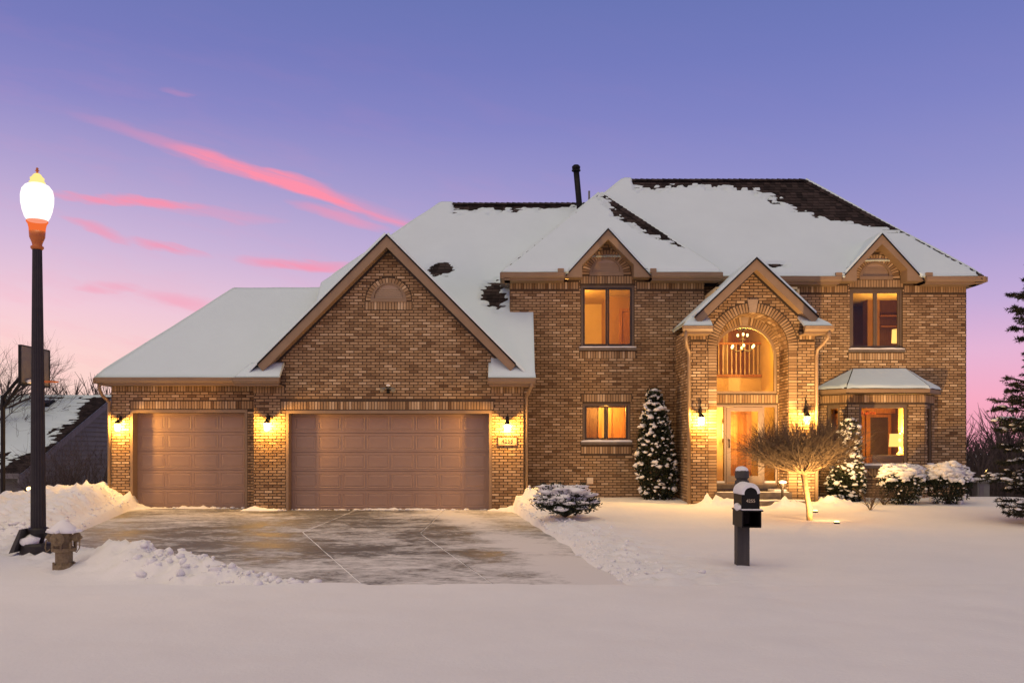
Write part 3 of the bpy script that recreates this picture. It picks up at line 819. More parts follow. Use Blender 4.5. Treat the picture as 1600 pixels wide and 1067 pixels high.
# ================================================================== ROOFS
def roof_plane(name, P, T, uL, uR, N, bare=None, cut=None, thick=.075, du=.11, dt=.075, snow=True, edge_lo=True):
    """P(u,t) -> point on the roof plane, t horizontal run up the slope, N the plane normal."""
    N = Vector(N).normalized(); nt_ = max(2, round(T / dt))
    wid = max(abs(uR(k * T / 8) - uL(k * T / 8)) for k in range(9)); nu = max(2, round(wid / du))
    deck = MB(); sn = MB(); sh = MB()
    ok = {}
    rows = []; hs = []
    for j in range(nt_ + 1):
        t = T * j / nt_; a, b = uL(t), uR(t)
        us = [lerp(a, b, i / nu) for i in range(nu + 1)]
        rows.append([(u, t) for u in us])
    def hfun(u, t, a, b):
        k = 1.0
        if bare: 
            nn = .26 * fbm(u * 1.6, t * 3.2, 5.5, 4) + .20 * (noise.cell(Vector((math.floor(u / .165 + .3 * math.floor(t / .105)) + .5, math.floor(t / .105) + .5, 3.5))) - .5)
            ph = (t / .105) % 1.0; bv = bare(u, t)
            if ph < .36 and bv > -.55: nn += .30 * (1 - ph / .36) * sstep(-.55, -.05, bv)
            k = min(1.0, max(-.5, (bv + nn) / .18))
        base = thick * (1 + .5 * fbm(u * .8, t * .8, 9.1, 3))
        ed = sstep(-.02, .10, t) if edge_lo else 1
        return (base * k + .004) * (.45 + .55 * ed) if k > 0 else .016 * k - .004
    for j in range(nt_):
        for i in range(nu):
            (u0, t0), (u1, _), (u2, t2), (u3, _) = rows[j][i], rows[j][i + 1], rows[j + 1][i + 1], rows[j + 1][i]
            if cut and cut((u0 + u1 + u2 + u3) / 4, (t0 + t2) / 2): continue
            ok[(i, j)] = 1
            deck.face([P(u0, t0), P(u1, t0), P(u2, t2), P(u3, t2)])
    dk = deck.build(name, M_shingle, house, tint=True)
    if snow:
        idx = {}
        for j in range(nt_ + 1):
            a, b = uL(T * j / nt_), uR(T * j / nt_)
            for i in range(nu + 1):
                u, t = rows[j][i]
                p = Vector(P(u, t)) + N * hfun(u, t, a, b)
                idx[(i, j)] = len(sn.v); sn.v.append(tuple(p))
        for (i, j) in ok:
            sn.f.append((idx[(i, j)], idx[(i + 1, j)], idx[(i + 1, j + 1)], idx[(i, j + 1)])); sn.t.append(.5)
        # closing skirts on open edges
        for (i, j) in ok:
            for (di, dj, A, B) in ((0, -1, (i, j), (i + 1, j)), (-1, 0, (i, j), (i, j + 1)), (1, 0, (i + 1, j), (i + 1, j + 1)), (0, 1, (i, j + 1), (i + 1, j + 1))):
                if (i + di, j + dj) not in ok:
                    pa, pb = rows[A[1]][A[0]], rows[B[1]][B[0]]
                    i0 = len(sn.v); sn.v.append(tuple(Vector(P(*pa)) - N * .01)); sn.v.append(tuple(Vector(P(*pb)) - N * .01))
                    sn.f.append((idx[A], idx[B], i0 + 1, i0)); sn.t.append(.5)
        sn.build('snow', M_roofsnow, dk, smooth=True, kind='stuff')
    if bare:
        rh = .105; t = 0; k = 0
        while t < T - rh * .3:
            a, b = uL(t), uR(t); u = math.floor(a / .3) * .3 + (.15 if k % 2 else 0) + .07 * (k % 3)
            while u < b:
                p, q_ = max(a, u), min(b, u + .165)
                if q_ - p > .03 and bare((p + q_) / 2, t + .05) < .55 and not (cut and cut((p + q_) / 2, t)):
                    l0 = .016 + rnd.uniform(0, .010); t1 = min(T, t + rh * 1.15)
                    c = [Vector(P(p + .005, t)) + N * l0, Vector(P(q_ - .005, t)) + N * l0, Vector(P(q_ - .005, t1)) + N * .006, Vector(P(p + .005, t1)) + N * .006]
                    d0 = [Vector(P(p + .005, t)), Vector(P(q_ - .005, t))]
                    tt = rnd.random()
                    sh.face(c, tt); sh.face([d0[0], d0[1], c[1], c[0]], tt * .3)
                u += .165
            t += rh; k += 1
        if sh.f: sh.build('shingles', M_shingle, dk, kind='stuff', tint=True)
    return dk
def slope_front(D0, Z0, m=1.0): return (lambda u, t: (u, D0 + t, Z0 + m * t)), (0, -m, 1)
def slope_left(X0, Z0, m=1.0): return (lambda u, t: (X0 + t, u, Z0 + m * t)), (-m, 0, 1)
def slope_right(X0, Z0, m=1.0): return (lambda u, t: (X0 - t, u, Z0 + m * t)), (m, 0, 1)
def slope_back(D0, Z0, m=1.0): return (lambda u, t: (u, D0 - t, Z0 + m * t)), (0, m, 1)

# single garage hip roof
GZ, GD, GT = 3.17, 21.65, 2.585
P_, N_ = slope_front(GD, GZ); roof_plane('garage_roof', P_, GT, lambda t: -10.08 + t, lambda t: -6.2 + min(1.7, t), N_, du=.16)
P_, N_ = slope_left(-10.08, GZ); roof_plane('garage_roof', P_, GT, lambda t: GD + t, lambda t: GD + 2 * GT + 2.5 - t, N_, du=.3, dt=.2)
# wide roof behind the garage gable
FD, FZ = 21.1, 3.15; FT = 26.69 - FD
def f_left(t): return max(-2.11 - (FT - t), -5.05)
def f_right(t):
    D = FD + t; return max(.54, D - 24.06)
def f_bare(u, t):
    D = FD + t
    v = 1.0
    ridge = (FT - t) - (.30 if u < .3 else .30 - (u - .3) * .13); 
    if u > -1.75: v = min(v, ridge * 1.6 + .05)
    v = min(v, (math.hypot((u + 1.90) / .42, (D - 24.26) / .27) - .72) * .9)
    v = min(v, (math.hypot((u + .46 + (D - 23.4) * .15) / .38, (D - 23.42) / .52) - .72) * .9)
    return v
P_, N_ = slope_front(FD, FZ)
roof_plane('wide_roof', P_, FT, f_left, f_right, N_, f_bare, cut=lambda u, t: (t < .56 and u < -.53) , du=.075, dt=.036)
P_, N_ = slope_left(-2.11 - FT, FZ); roof_plane('wide_roof', P_, FT, lambda t: FD + max(t, 2.9), lambda t: FD + 2 * FT - t, N_, du=.3, dt=.2, cut=lambda u, t: t < 2.6)
P_, N_ = slope_back(FD + 2 * FT, FZ); roof_plane('wide_roof', P_, FT, lambda t: -2.11 - FT + t, lambda t: 3.0, N_, du=.4, dt=.3)
# garage gable roof
AZ = 6.53; AR = 3.36
for nm, f_, s_ in (('l', slope_left, -1), ('r', slope_right, 1)):
    P_, N_ = f_(GX + s_ * AR, AZ - AR)
    roof_plane('gable_roof', P_, AR, lambda t: 21.13, lambda t: 24.6 - (AR - t) , N_, du=.15, dt=.12, thick=.05, edge_lo=False)
# eave returns at the gable feet
def ret(x0, x1, D0, Z0, run, hipl=0, hipr=0):
    P_, N_ = slope_front(D0, Z0, .8)
    roof_plane('eave_return', P_, run, lambda t: x0 + hipl * t, lambda t: x1 - hipr * t, N_, du=.08, dt=.06, thick=.06)
ret(-6.52, -5.46, 21.05, 3.13, .45, .6, 0); 
q = MB(); q.box(-.53, -.5, 21.12, 21.5, 3.0, 3.2); q.build('eave_return', M_trim, house)
ret(-.56, .56, 21.04, 3.12, .45, 0, .1)
# two-storey roofs
EZ = 5.84
CD = 22.33; CL, CR = -.27, 5.23; CT = (CR - CL) / 2
def dorm_cut(c): return lambda u, t: t < .47 and abs(u - c) < 1.02 - t * .9
def c_bare(u, t):
    v = 1.0
    hip = (CR - t) - u
    if .75 < t < 2.7: 
        wd = interp([(.75, .0), (1.0, .10), (1.25, .42), (1.7, .46), (2.3, .25), (2.7, .05)], t)
        v = min(v, (hip - wd) * 1.4 + .06 * math.sin(t * 60))
    hl = u - (CL + t)
    if t > .15: v = min(v, (hl - .012) * 9 + .12)
    return v
P_, N_ = slope_front(CD, EZ); roof_plane('front_hip_roof', P_, CT, lambda t: CL + t, lambda t: CR - t, N_, c_bare, dorm_cut(C1), du=.07, dt=.036)
P_, N_ = slope_left(CL, EZ); roof_plane('front_hip_roof', P_, CT, lambda t: CD + t, lambda t: 25.6 + .3, N_, du=.2, dt=.15)
P_, N_ = slope_right(CR, EZ); roof_plane('front_hip_roof', P_, CT, lambda t: CD + t, lambda t: CD + .55 + t, N_, du=.2, dt=.15)
HD = 22.85; HL, HR = -.16, 12.03; HT = 3.45
HM = 1.012
def h_bare(u, t):
    hip = (HR - t) - u
    wd = interp([(0, .05), (1.30, .10), (1.48, .25), (1.64, .62), (1.9, 1.25), (2.33, 1.72), (3.0, 1.95), (3.45, 2.1)], t)
    v = (hip - wd) * .8
    if t < 1.40: v = (hip - .05) * 5
    if u > 3.5: v = min(v, ((HT - t) - .30 - .05 * math.sin(u * 2.1)) * 1.5)
    v = min(v, (math.hypot((u - 6.95 + t * .4) / .42, (t - .32) / .12) - .3) * .5)
    return v
P_, N_ = slope_front(HD, EZ, HM); roof_plane('main_roof', P_, HT, lambda t: max(HL + t, 1.8), lambda t: HR - t, N_, h_bare, dorm_cut(C2), du=.075, dt=.036)
P_, N_ = slope_right(HR, EZ, HM); roof_plane('main_roof', P_, HT, lambda t: HD + t, lambda t: HD + 2 * HT - t, N_, du=.3, dt=.2)
P_, N_ = slope_left(HL, EZ, HM); roof_plane('main_roof', P_, HT, lambda t: HD + t, lambda t: HD + 2 * HT - t, N_, du=.3, dt=.2)
P_, N_ = slope_back(HD + 2 * HT, EZ, HM); roof_plane('main_roof', P_, HT, lambda t: HL + t, lambda t: HR - t, N_, du=.4, dt=.3)
# ridge and hip cap shingles left bare
def caps(a, b, name='ridge_cap'):
    a, b = Vector(a), Vector(b); n = max(1, int((b - a).length / .16)); m = MB()
    d = (b - a) / n; side = Vector((d.y, -d.x, 0)).normalized() if abs(d.x) + abs(d.y) > 0 else Vector((1, 0, 0))
    for i in range(n):
        p = a + d * i; q2 = a + d * (i + 1.1); tt = rnd.random(); h0, h1 = .05 + rnd.uniform(0, .008), .035
        dn_ = Vector((0, 0, -.10))
        m.face([p + Vector((0, 0, h0)), q2 + Vector((0, 0, h1)), q2 + side * .14 + dn_ * .6, p + side * .14 + dn_ * .6 + Vector((0, 0, .012))], tt)
        m.face([p + Vector((0, 0, h0)), q2 + Vector((0, 0, h1)), q2 - side * .14 + dn_ * .6, p - side * .14 + dn_ * .6 + Vector((0, 0, .012))], tt)
        m.face([p + Vector((0, 0, h0)), p + side * .14 + dn_ * .6 + Vector((0, 0, .012)), p + side * .14 + dn_ * .8, p - side * .14 + dn_ * .8, p - side * .14 + dn_ * .6 + Vector((0, 0, .012))], tt * .3)
    return m.build(name, M_shingle, house, kind='stuff', tint=True)
HZ = EZ + HM * HT
caps((HL + HT, HD + HT, HZ), (HR - HT, HD + HT, HZ)); caps((HR, HD, EZ), (HR - HT, HD + HT, HZ))
caps((-2.11, FD + FT, FZ + FT), (2.6, FD + FT, FZ + FT)); 
k0, k1 = .28, .98
caps((CR - CT * .42, CD + CT * .42, EZ + CT * .42), (CR - CT * .97, CD + CT * .97, EZ + CT * .97))
# dormer gables
def dormer(c, D, roofZ0, roofD0, back):
    apex = 6.97; half = 1.065; m_ = 1.1; Df = D - .40
    for f_, s_ in ((slope_left, -1), (slope_right, 1)):
        P_, N_ = f_(c + s_ * half, apex - half * m_, m_)
        roof_plane('dormer_roof', P_, half, lambda t: Df - .02, lambda t: Df + .15 + (back - Df) * t / half, N_, du=.12, dt=.08, thick=.045, edge_lo=False)
    d = empty('dormer_gable', (c, Df, 5.76), parent=house)
    for s_ in (-1, 1):
        m = MB(); m.xz([(c, apex - .03), (c + s_ * half, apex - half * m_ - .03), (c + s_ * half, 5.755), (c + s_ * .645, 5.755), (c + s_ * .645, 6.06), (c, apex - .27)], Df, Df + .035)
        m.build('rake_board', M_trim, d)
        m = MB(); m.prism([(c, Df + .035, apex - .26), (c + s_ * .645, Df + .035, 6.06), (c + s_ * .645, D, 6.06), (c, D, apex - .26)],
                          [(c, Df + .035, apex - .24), (c + s_ * .645, Df + .035, 6.08), (c + s_ * .645, D, 6.08), (c, D, apex - .24)]); m.build('soffit', M_trim, d)
        m = MB(); a, b = sorted((c + s_ * .655, c + s_ * half)); m.box(a, b, Df + .037, D - .002, 5.757, 5.78); 
        a, b = sorted((c + s_ * .645, c + s_ * .665)); m.box(a, b, Df + .037, D - .002, 5.78, 6.06)
        a, b = sorted((c + s_ * (half - .02), c + s_ * half)); m.box(a, b, Df + .037, D - .002, 5.78, 5.86); m.build('cheek', M_trim, d)
        m = MB(); m.xz([(c, apex + .005), (c + s_ * (half + .03), apex - (half + .03) * m_ + .005), (c + s_ * (half + .03), apex - (half + .03) * m_ - .03), (c, apex - .03)], Df - .03, Df + .05)
        m.build('drip_edge', M_black, d)
dormer(C1, DC, EZ, CD, CD + (6.97 - EZ) + .1); dormer(C2, DE, EZ, HD, HD + (6.97 - EZ) + .1)
# garage gable rake boards
def rakes(c, apex, half, m_, Df, Dw, tv, nm):
    d = empty(nm, (c, Df, apex - half), parent=house)
    for s_ in (-1, 1):
        m = MB(); m.xz([(c, apex - .03), (c + s_ * half, apex - half * m_ - .03), (c + s_ * (half - tv * .45), apex - (half - tv * .45) * m_ - tv - .02), (c, apex - tv - .02)], Df, Df + .04)
        m.build('rake_board', M_trim, d)
        m = MB(); m.prism([(c, Df + .04, apex - tv), (c + s_ * half, Df + .04, apex - tv - half * m_), (c + s_ * half, Dw, apex - tv - half * m_), (c, Dw, apex - tv)],
                          [(c, Df + .04, apex - tv + .02), (c + s_ * half, Df + .04, apex - tv - half * m_ + .02), (c + s_ * half, Dw, apex - tv - half * m_ + .02), (c, Dw, apex - tv + .02)])
        m.build('soffit', M_trim, d)
        m = MB(); m.xz([(c, apex + .01), (c + s_ * half, apex - half * m_ + .01), (c + s_ * half, apex - half * m_ - .035), (c, apex - .035)], Df - .03, Df + .05)
        m.build('drip_edge', M_black, d)
        # frieze board against the brick
        m = MB(); m.xz([(c, apex - tv - .0), (c + s_ * half, apex - half * m_ - tv), (c + s_ * half, apex - half * m_ - tv - .07), (c, apex - tv - .07)], Dw - .025, Dw - .012)
        m.build('frieze_board', M_frame_dark, d)
rakes(GX, AZ, 3.05, 1.0, 21.15, DA, .28, 'gable_rake')
rakes(PX, 5.86, 1.42, .95, 20.55, DP, .25, 'portico_rake')
for f_, s_ in ((slope_left, -1), (slope_right, 1)):
    P_, N_ = f_(PX + s_ * 1.68, 4.265, .95)
    roof_plane('portico_roof', P_, 1.68, lambda t: 20.53 if t > .27 else 20.95, lambda t: 22.95, N_, cut=lambda u, t: t < .17, du=.12, dt=.085, thick=.05, edge_lo=False)
def pret(x0, x1, hl, hr):
    P_, N_ = slope_front(20.42, 4.26, .55); roof_plane('eave_return', P_, .48, lambda t: x0 + hl * t, lambda t: x1 - hr * t, N_, du=.07, dt=.06, thick=.05)
pret(3.90, 4.57, .55, 0); pret(6.66, 7.30, 0, .55)
# gutters, fascia and soffits
def gutter(x0, x1, D, zt, Dw, h=.13, nm='gutter'):
    gq = empty(nm, ((x0 + x1) / 2, D, zt), parent=house)
    m = MB(); prof = [(0, 0), (0, -.025), (.012, -.035), (.012, -h * .55), (.05, -h), (.115, -h), (.115, 0), (.105, 0), (.105, -h + .01), (.055, -h + .01), (.022, -h * .55), (.022, -.03), (.012, 0)]
    m.prism([(x0, D + a, zt + b) for a, b in prof], [(x1, D + a, zt + b) for a, b in prof]); m.build('trough', M_gutter, gq)
    m = MB(); m.box(x0 + .03, x1 - .03, D + .117, D + .14, zt - h - .05, zt + .02); m.build('fascia', M_trim, gq)
    m = MB(); m.box(x0 + .03, x1 - .03, D + .141, Dw - .005, zt - h - .045, zt - h - .025); m.build('soffit', M_trim, gq)
    m = MB(); m.box(x0, x0 + .006, D, D + .115, zt - h, zt); m.box(x1 - .006, x1, D, D + .115, zt - h, zt); m.build('end_cap', M_gutter, gq)
    return gq
gutter(-10.06, -6.52, GD - .09, GZ + .02, DB); gutter(-6.55, -5.45, 20.96, 3.14, DA); gutter(-.57, .56, 20.95, 3.13, DA)
gutter(-.28, 1.33, CD - .09, EZ + .01, DC); gutter(3.47, 5.24, CD - .09, EZ + .01, DC)
gutter(5.24, 8.39, HD - .09, EZ + .01, DE); gutter(10.53, 12.04, HD - .09, EZ + .01, DE)
gutter(3.88, 4.58, 20.33, 4.27, DP, .12); gutter(6.65, 7.32, 20.33, 4.27, DP, .12)
def side_gutter(x, y0, y1, zt, dirx, wx):
    m = MB(); m.box(min(x, x + dirx * .11), max(x, x + dirx * .11), y0, y1, zt - .13, zt); a, b = sorted((x, wx)); m.box(a, b, y0, y1, zt - .17, zt - .15)
    m.build('side_gutter', M_gutter, house)
side_gutter(CL + .08, CD - .05, 24.2, EZ + .005, -1, -.05); side_gutter(HR - .03, HD - .05, 29, EZ + .005, 1, 11.81); side_gutter(-10.0, GD - .05, 28, GZ + .01, -1, -9.88)
# raised diverters on the gutters beside the dormers
for x in (1.24, 3.54): m = MB(); m.box(x - .10, x + .05, 22.26, 22.40, EZ + .0, EZ + .11); m.build('gutter_guard', M_trim, house)
for x in (8.32, 10.62): m = MB(); m.box(x - .08, x + .08, 22.78, 22.92, EZ + .0, EZ + .11); m.build('gutter_guard', M_trim, house)
# downspouts
def spout(pts, r_=.04):
    m = MB(); m.tube(pts, r_, 10); m.build('downspout', M_gutter, house, smooth=True)
spout([(-9.99, 21.68, 3.06), (-9.99, 21.68, 2.93), (-9.97, 21.78, 2.78), (-9.90, 22.02, 2.62), (-9.93, 22.08, 2.5), (-9.93, 22.1, .1)])
spout([(.46, 21.02, 3.02), (.46, 21.05, 2.94), (.40, 21.3, 2.82), (.345, 21.5, 2.72), (.345, 21.56, 2.6), (.345, 21.56, .1)])
spout([(3.96, 20.40, 4.18), (3.96, 20.42, 4.0), (3.99, 20.52, 3.86), (4.11, 20.80, 3.72), (4.115, 20.84, 3.58), (4.115, 20.84, .2)])
spout([(7.22, 20.40, 4.18), (7.22, 20.44, 4.02), (7.17, 20.6, 3.9), (7.09, 20.78, 3.78), (7.085, 20.84, 3.62), (7.085, 20.84, .2)])
# bay roof
BE = [(7.86, 23.28), (8.42, 22.56), (10.53, 22.56), (11.14, 23.28)]
BT = [(8.86, 23.285), (10.22, 23.285)]
def tri_patch(name, a, b, c, d, thick=.05):
    a, b, c, d = map(Vector, (a, b, c, d)); nrm = (b - a).cross(d - a)
    if nrm.length < 1e-6: nrm = (b - a).cross(c - a)
    nrm.normalize(); nrm = nrm if nrm.z > 0 else -nrm
    m = MB(); m.face([a, b, c, d]); dk = m.build(name, M_shingle, house, tint=True)
    s_ = MB(); n = 14; ids = {}
    for j in range(n + 1):
        for i in range(n + 1):
            p = lerp(lerp(a, b, i / n), lerp(d, c, i / n), j / n); e = .35 if j == 0 else 1
            ids[(i, j)] = len(s_.v); hh = thick * (1 + .7 * fbm(p.x * 2.5, p.y * 2.5, 1.1, 3)) * e
            if j < 3 and fbm(p.x * 3, p.y * 3, 7.7, 3) > .26: hh = -.004
            s_.v.append(tuple(p + nrm * hh))
    for j in range(n):
        for i in range(n): s_.f.append((ids[(i, j)], ids[(i + 1, j)], ids[(i + 1, j + 1)], ids[(i, j + 1)])); s_.t.append(.5)
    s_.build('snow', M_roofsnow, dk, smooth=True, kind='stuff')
bz, tz = 2.985, 3.50
tri_patch('bay_roof', (*BE[1], bz), (*BE[2], bz), (*BT[1], tz), (*BT[0], tz))
tri_patch('bay_roof', (*BE[0], bz), (*BE[1], bz), (*BT[0], tz), (*BT[0], tz)); tri_patch('bay_roof', (*BE[2], bz), (*BE[3], bz), (*BT[1], tz), (*BT[1], tz))
m = MB()
lo = [(x, y) for x, y in BE]
for (a, b) in zip(lo, lo[1:]):
    m.prism([(*a, 2.86), (*b, 2.86), (*b, 2.98), (*a, 2.98)], [(lerp(a[0], 9.5, .03), a[1] + .06, 2.86), (lerp(b[0], 9.5, .03), b[1] + .06, 2.86), (lerp(b[0], 9.5, .03), b[1] + .06, 2.98), (lerp(a[0], 9.5, .03), a[1] + .06, 2.98)])
m.build('bay_fascia', M_trim, house)
m = MB(); m.prism([(x, y, 2.862) for x, y in lo], [(x, y, 2.882) for x, y in lo]); m.build('bay_soffit', M_trim, house)
# flue and plumbing vent
fl = empty('flue', (1.98, 26.0, 7.9), parent=house)
m = MB(); m.tube([(2.02, 26.0, 7.8), (1.86, 26.0, 9.55)], .085, 14); m.build('pipe', M_black, fl, smooth=True)
m = MB(); 
for z0, z1, r_ in ((9.50, 9.545, .13), (9.57, 9.65, .12), (9.65, 9.68, .09)): m.lathe((1.86, 26.0, 0), [(r_ * .9, z0), (r_, z0 + .01), (r_, z1 - .01), (r_ * .85, z1)], 16)
m.build('cap', M_black, fl, smooth=False)
m = MB(); m.tube([(2.35, 27.3, 8.0), (2.35, 27.3, 9.3)], .03, 8); m.build('vent_pipe', M_cabinet, house)

# ================================================================== ROOMS BEHIND THE WINDOWS
WARM = (1.0, .50, .14); WARM2 = (1.0, .49, .085)
def room(x0, x1, y0, y1, z0, z1, mw, mf=M_floor):
    r_ = empty('interior_room', ((x0 + x1) / 2, y0, z0), parent=house)
    m = MB(); m.box(x0, x1, y1, y1 + .05, z0, z1); m.build('back_wall', mw, r_)
    m = MB(); m.box(x0 - .05, x0, y0, y1, z0, z1); m.build('left_wall', mw, r_)
    m = MB(); m.box(x1, x1 + .05, y0, y1, z0, z1); m.build('right_wall', mw, r_)
    m = MB(); m.box(x0, x1, y0, y1, z0 - .05, z0); m.build('floor', mf, r_)
    m = MB(); m.box(x0, x1, y0, y1, z1, z1 + .05); m.build('ceiling', M_wall, r_)
    return r_
def ceiling_lamp(x, y, z, watts, label, color=WARM):
    e = empty('ceiling_lamp', (x, y, z - .12), label, 'ceiling lamp')
    m = MB(); m.lathe((x, y, z - .03), [(.16, 0), (.17, .012), (.16, .028)], 20); m.build('base', M_black, e)
    m = MB(); m.lathe((x, y, z - .115), [(.02, 0), (.09, .015), (.14, .05), (.15, .085)], 20); m.build('shade', M_shade, e, smooth=True)
    point_light('bulb_light', (x, y, z - .2), watts, color, .08, e)
# upper left bedroom
r1 = room(.95, 4.3, DC + .14, 26.2, 3.35, 5.68, M_wall)
m = MB(); m.box(2.62, 4.3, 24.9, 26.2, 3.35, 5.68); m.build('closet_wall', M_brownwall, r1)
m = MB(); m.box(2.98, 3.06, 24.86, 24.9, 3.35, 5.35); m.box(3.06, 3.7, 24.86, 24.9, 5.27, 5.35); m.box(3.08, 3.7, 24.87, 24.9, 3.35, 5.25); m.build('closet_door', M_wood, r1)
ceiling_lamp(1.35, 23.7, 5.68, 230, 'flush round ceiling lamp in the upper left bedroom', WARM2)
bed = empty('bed', (1.7, 23.9, 3.35), 'bed with pale bedding inside the left upstairs window', 'bed')
m = MB(); m.box(1.2, 2.6, 23.2, 25.2, 3.4, 3.95); m.build('mattress', M_linen, bed)
m = MB(); m.blob((1.95, 23.6, 4.06), .42, .3, .17, .1); m.build('pillow', M_linen, bed, smooth=True)
# lower left room with panelled doors
r2 = room(1.2, 4.0, DC + .14, 25.0, .55, 2.75, M_wall)
def panel_door(x0, x1, y, z0, z1, mt, parent):
    d = MB(); d.box(x0, x1, y, y + .04, z0, z1); dd = d.build('panelled_door', mt, parent)
    w_ = (x1 - x0); 
    for a, b in ((.08, .46), (.54, .92)):
        for c, e in ((.06, .40), (.45, .78), (.83, .95)):
            p = MB(); p.box(x0 + a * w_, x0 + b * w_, y - .02, y + .001, lerp(z0, z1, c), lerp(z0, z1, e)); p.build('panel', mt, dd)
panel_door(1.85, 2.35, 24.6, .55, 2.62, M_darkwood, r2); panel_door(2.72, 3.45, 24.4, .55, 2.66, M_wood, r2)
m = MB(); m.box(2.36, 2.46, 24.5, 24.62, .55, 2.7); m.box(2.58, 2.70, 24.3, 24.5, .55, 2.75); m.build('door_casing', M_wood, r2)
ceiling_lamp(2.45, 23.6, 2.75, 190, 'flush round ceiling lamp in the room with panelled doors', WARM2)
# upper right bedroom
r3 = room(8.0, 11.5, DE + .14, 26.6, 3.35, 5.68, M_brownwall)
panel_door(8.95, 9.75, 26.5, 3.35, 5.4, M_darkwood, r3)
m = MB(); m.box(10.08, 10.42, 25.4, 25.75, 3.35, 5.68); m.build('pier', M_brownwall, r3)
m = MB(); m.box(10.42, 11.5, 25.5, 25.75, 3.35, 5.68); m.build('shelf_back', M_darkwood, r3)
for z in (4.9, 5.2): m = MB(); m.box(10.42, 11.4, 25.3, 25.5, z, z + .03); m.build('shelf', M_wood, r3)
m = MB(); m.box(9.3, 11.3, 24.2, 25.2, 3.4, 4.12); hb = m.build('headboard', M_darkwood, r3)
def table_lamp(x, y, z, r_, h, watts, label, foot):
    e = empty('table_lamp', (x, y, z), label, 'lamp')
    m = MB(); m.lathe((x, y, z), [(.07, 0), (.08, .015), (.05, .04), (.10, .12), (.11, .18), (.05, .27), (.02, .30), (.02, foot)], 20); m.build('base', M_linen, e, smooth=True)
    m = MB(); n = 24
    for i in range(n):
        a, b = 2 * math.pi * i / n, 2 * math.pi * (i + 1) / n
        m.face([(x + r_ * math.cos(a), y + r_ * math.sin(a), z + foot), (x + r_ * math.cos(b), y + r_ * math.sin(b), z + foot),
                (x + r_ * .92 * math.cos(b), y + r_ * .92 * math.sin(b), z + foot + h), (x + r_ * .92 * math.cos(a), y + r_ * .92 * math.sin(a), z + foot + h)])
    m.build('shade', M_shade, e, smooth=True)
    m = MB(); m.blob((x, y, z + foot + h * .5), .04, .04, .055, 0); m.build('bulb', M_bulb, e, smooth=True)
    m = MB(); m.lathe((x, y, z + foot + h), [(.008, 0), (.018, .015), (.008, .03)], 8); m.build('finial', M_linen, e)
    point_light('bulb_light', (x, y, z + foot + h * .62), watts, WARM2, .05, e)
table_lamp(10.36, 24.0, 4.12 - .16, .185, .36, 230, 'glowing square-shaded lamp inside the right upstairs window', .34)
# living room behind the bay
r4 = room(7.75, 11.6, DE + .02, 27.4, .62, 2.82, M_brownwall)
fd = empty('glazed_doors', (10.2, 27.2, .62), parent=house)
for x0 in (9.95, 10.75):
    m = MB(); xzring(m, x0, x0 + .72, .64, 2.5, .09, 27.1, 27.16); m.build('door_frame', M_wood, fd)
    m = MB(); m.box(x0 + .09, x0 + .63, 27.12, 27.13, .73, 2.41); m.build('pane', M_frame_dark, fd)
m = MB(); m.box(9.78, 9.93, 27.0, 27.2, .62, 2.6); m.box(10.68, 10.74, 27.0, 27.2, .62, 2.6); m.box(9.78, 11.55, 27.0, 27.2, 2.52, 2.68); m.build('casing', M_wood, fd)
m = MB(); m.box(10.95, 11.6, 25.2, 25.4, .62, 2.82); m.build('partition', M_wall, r4)
table_lamp(10.78, 24.9, 1.10, .29, .36, 650, 'glowing drum-shaded lamp on a side table inside the bay window', .42)
tb = empty('side_table', (10.78, 24.9, .62), 'small dark side table under the lamp in the bay window', 'table')
m = MB(); m.box(10.45, 11.1, 24.65, 25.15, 1.06, 1.10); m.build('tabletop', M_darkwood, tb)
for sx_ in (10.47, 11.04):
    for sy_ in (24.67, 25.09): m = MB(); m.box(sx_, sx_ + .04, sy_, sy_ + .04, .62, 1.06); m.build('leg', M_darkwood, tb)
so = empty('sofa', (10.2, 23.9, .62), 'low tan sofa back seen through the bay window', 'sofa')
m = MB(); m.box(9.55, 11.2, 23.75, 23.95, .66, 1.30); m.build('backrest', M_linen, so)
m = MB(); m.box(9.55, 11.2, 23.95, 24.55, .66, 1.05); m.build('seat', M_linen, so)
ch = empty('armchair', (9.0, 24.0, .62), 'tan high-backed armchair at the left of the bay window', 'chair')
m = MB(); m.prism([(8.85, 23.8, 1.05), (9.15, 23.8, 1.05), (9.05, 23.8, 1.65), (8.72, 23.8, 1.65)], [(8.85, 24.4, 1.05), (9.15, 24.4, 1.05), (9.05, 24.4, 1.65), (8.72, 24.4, 1.65)]); m.build('backrest', M_wood, ch)
m = MB(); m.box(8.85, 9.45, 23.8, 24.4, .85, 1.06); m.build('seat', M_wood, ch)
m = MB(); m.box(8.9, 9.4, 23.85, 24.35, .62, .85); m.build('base', M_darkwood, ch)
al = empty('arc_floor_lamp', (9.5, 24.3, .62), 'thin arching floor lamp behind the bay window', 'floor lamp')
m = MB(); m.tube([(9.52, 24.3, .62), (9.50, 24.3, 1.4), (9.52, 24.3, 2.0), (9.42, 24.3, 2.32), (9.2, 24.3, 2.42)], .016, 6); m.build('stem', M_wood, al)
m = MB(); m.lathe((9.52, 24.3, .62), [(.15, 0), (.15, .02), (.03, .035)], 16); m.build('base', M_darkwood, al)
for k in range(5):
    a = k * 1.256; m = MB(); m.lathe((9.62 + .2 * math.cos(a), 24.3 + .15 * math.sin(a), 2.40), [(.05, 0), (.04, .04), (.015, .07)], 10); m.build('lamp_shade', M_copper, al)
sc = empty('interior_sconce', (8.13, 23.75, 2.0), 'bright interior wall light behind the narrow left bay window', 'wall light')
m = MB(); m.box(8.44, 8.56, 24.20, 24.24, 1.75, 2.3); m.build('backplate', M_darkwood, sc)
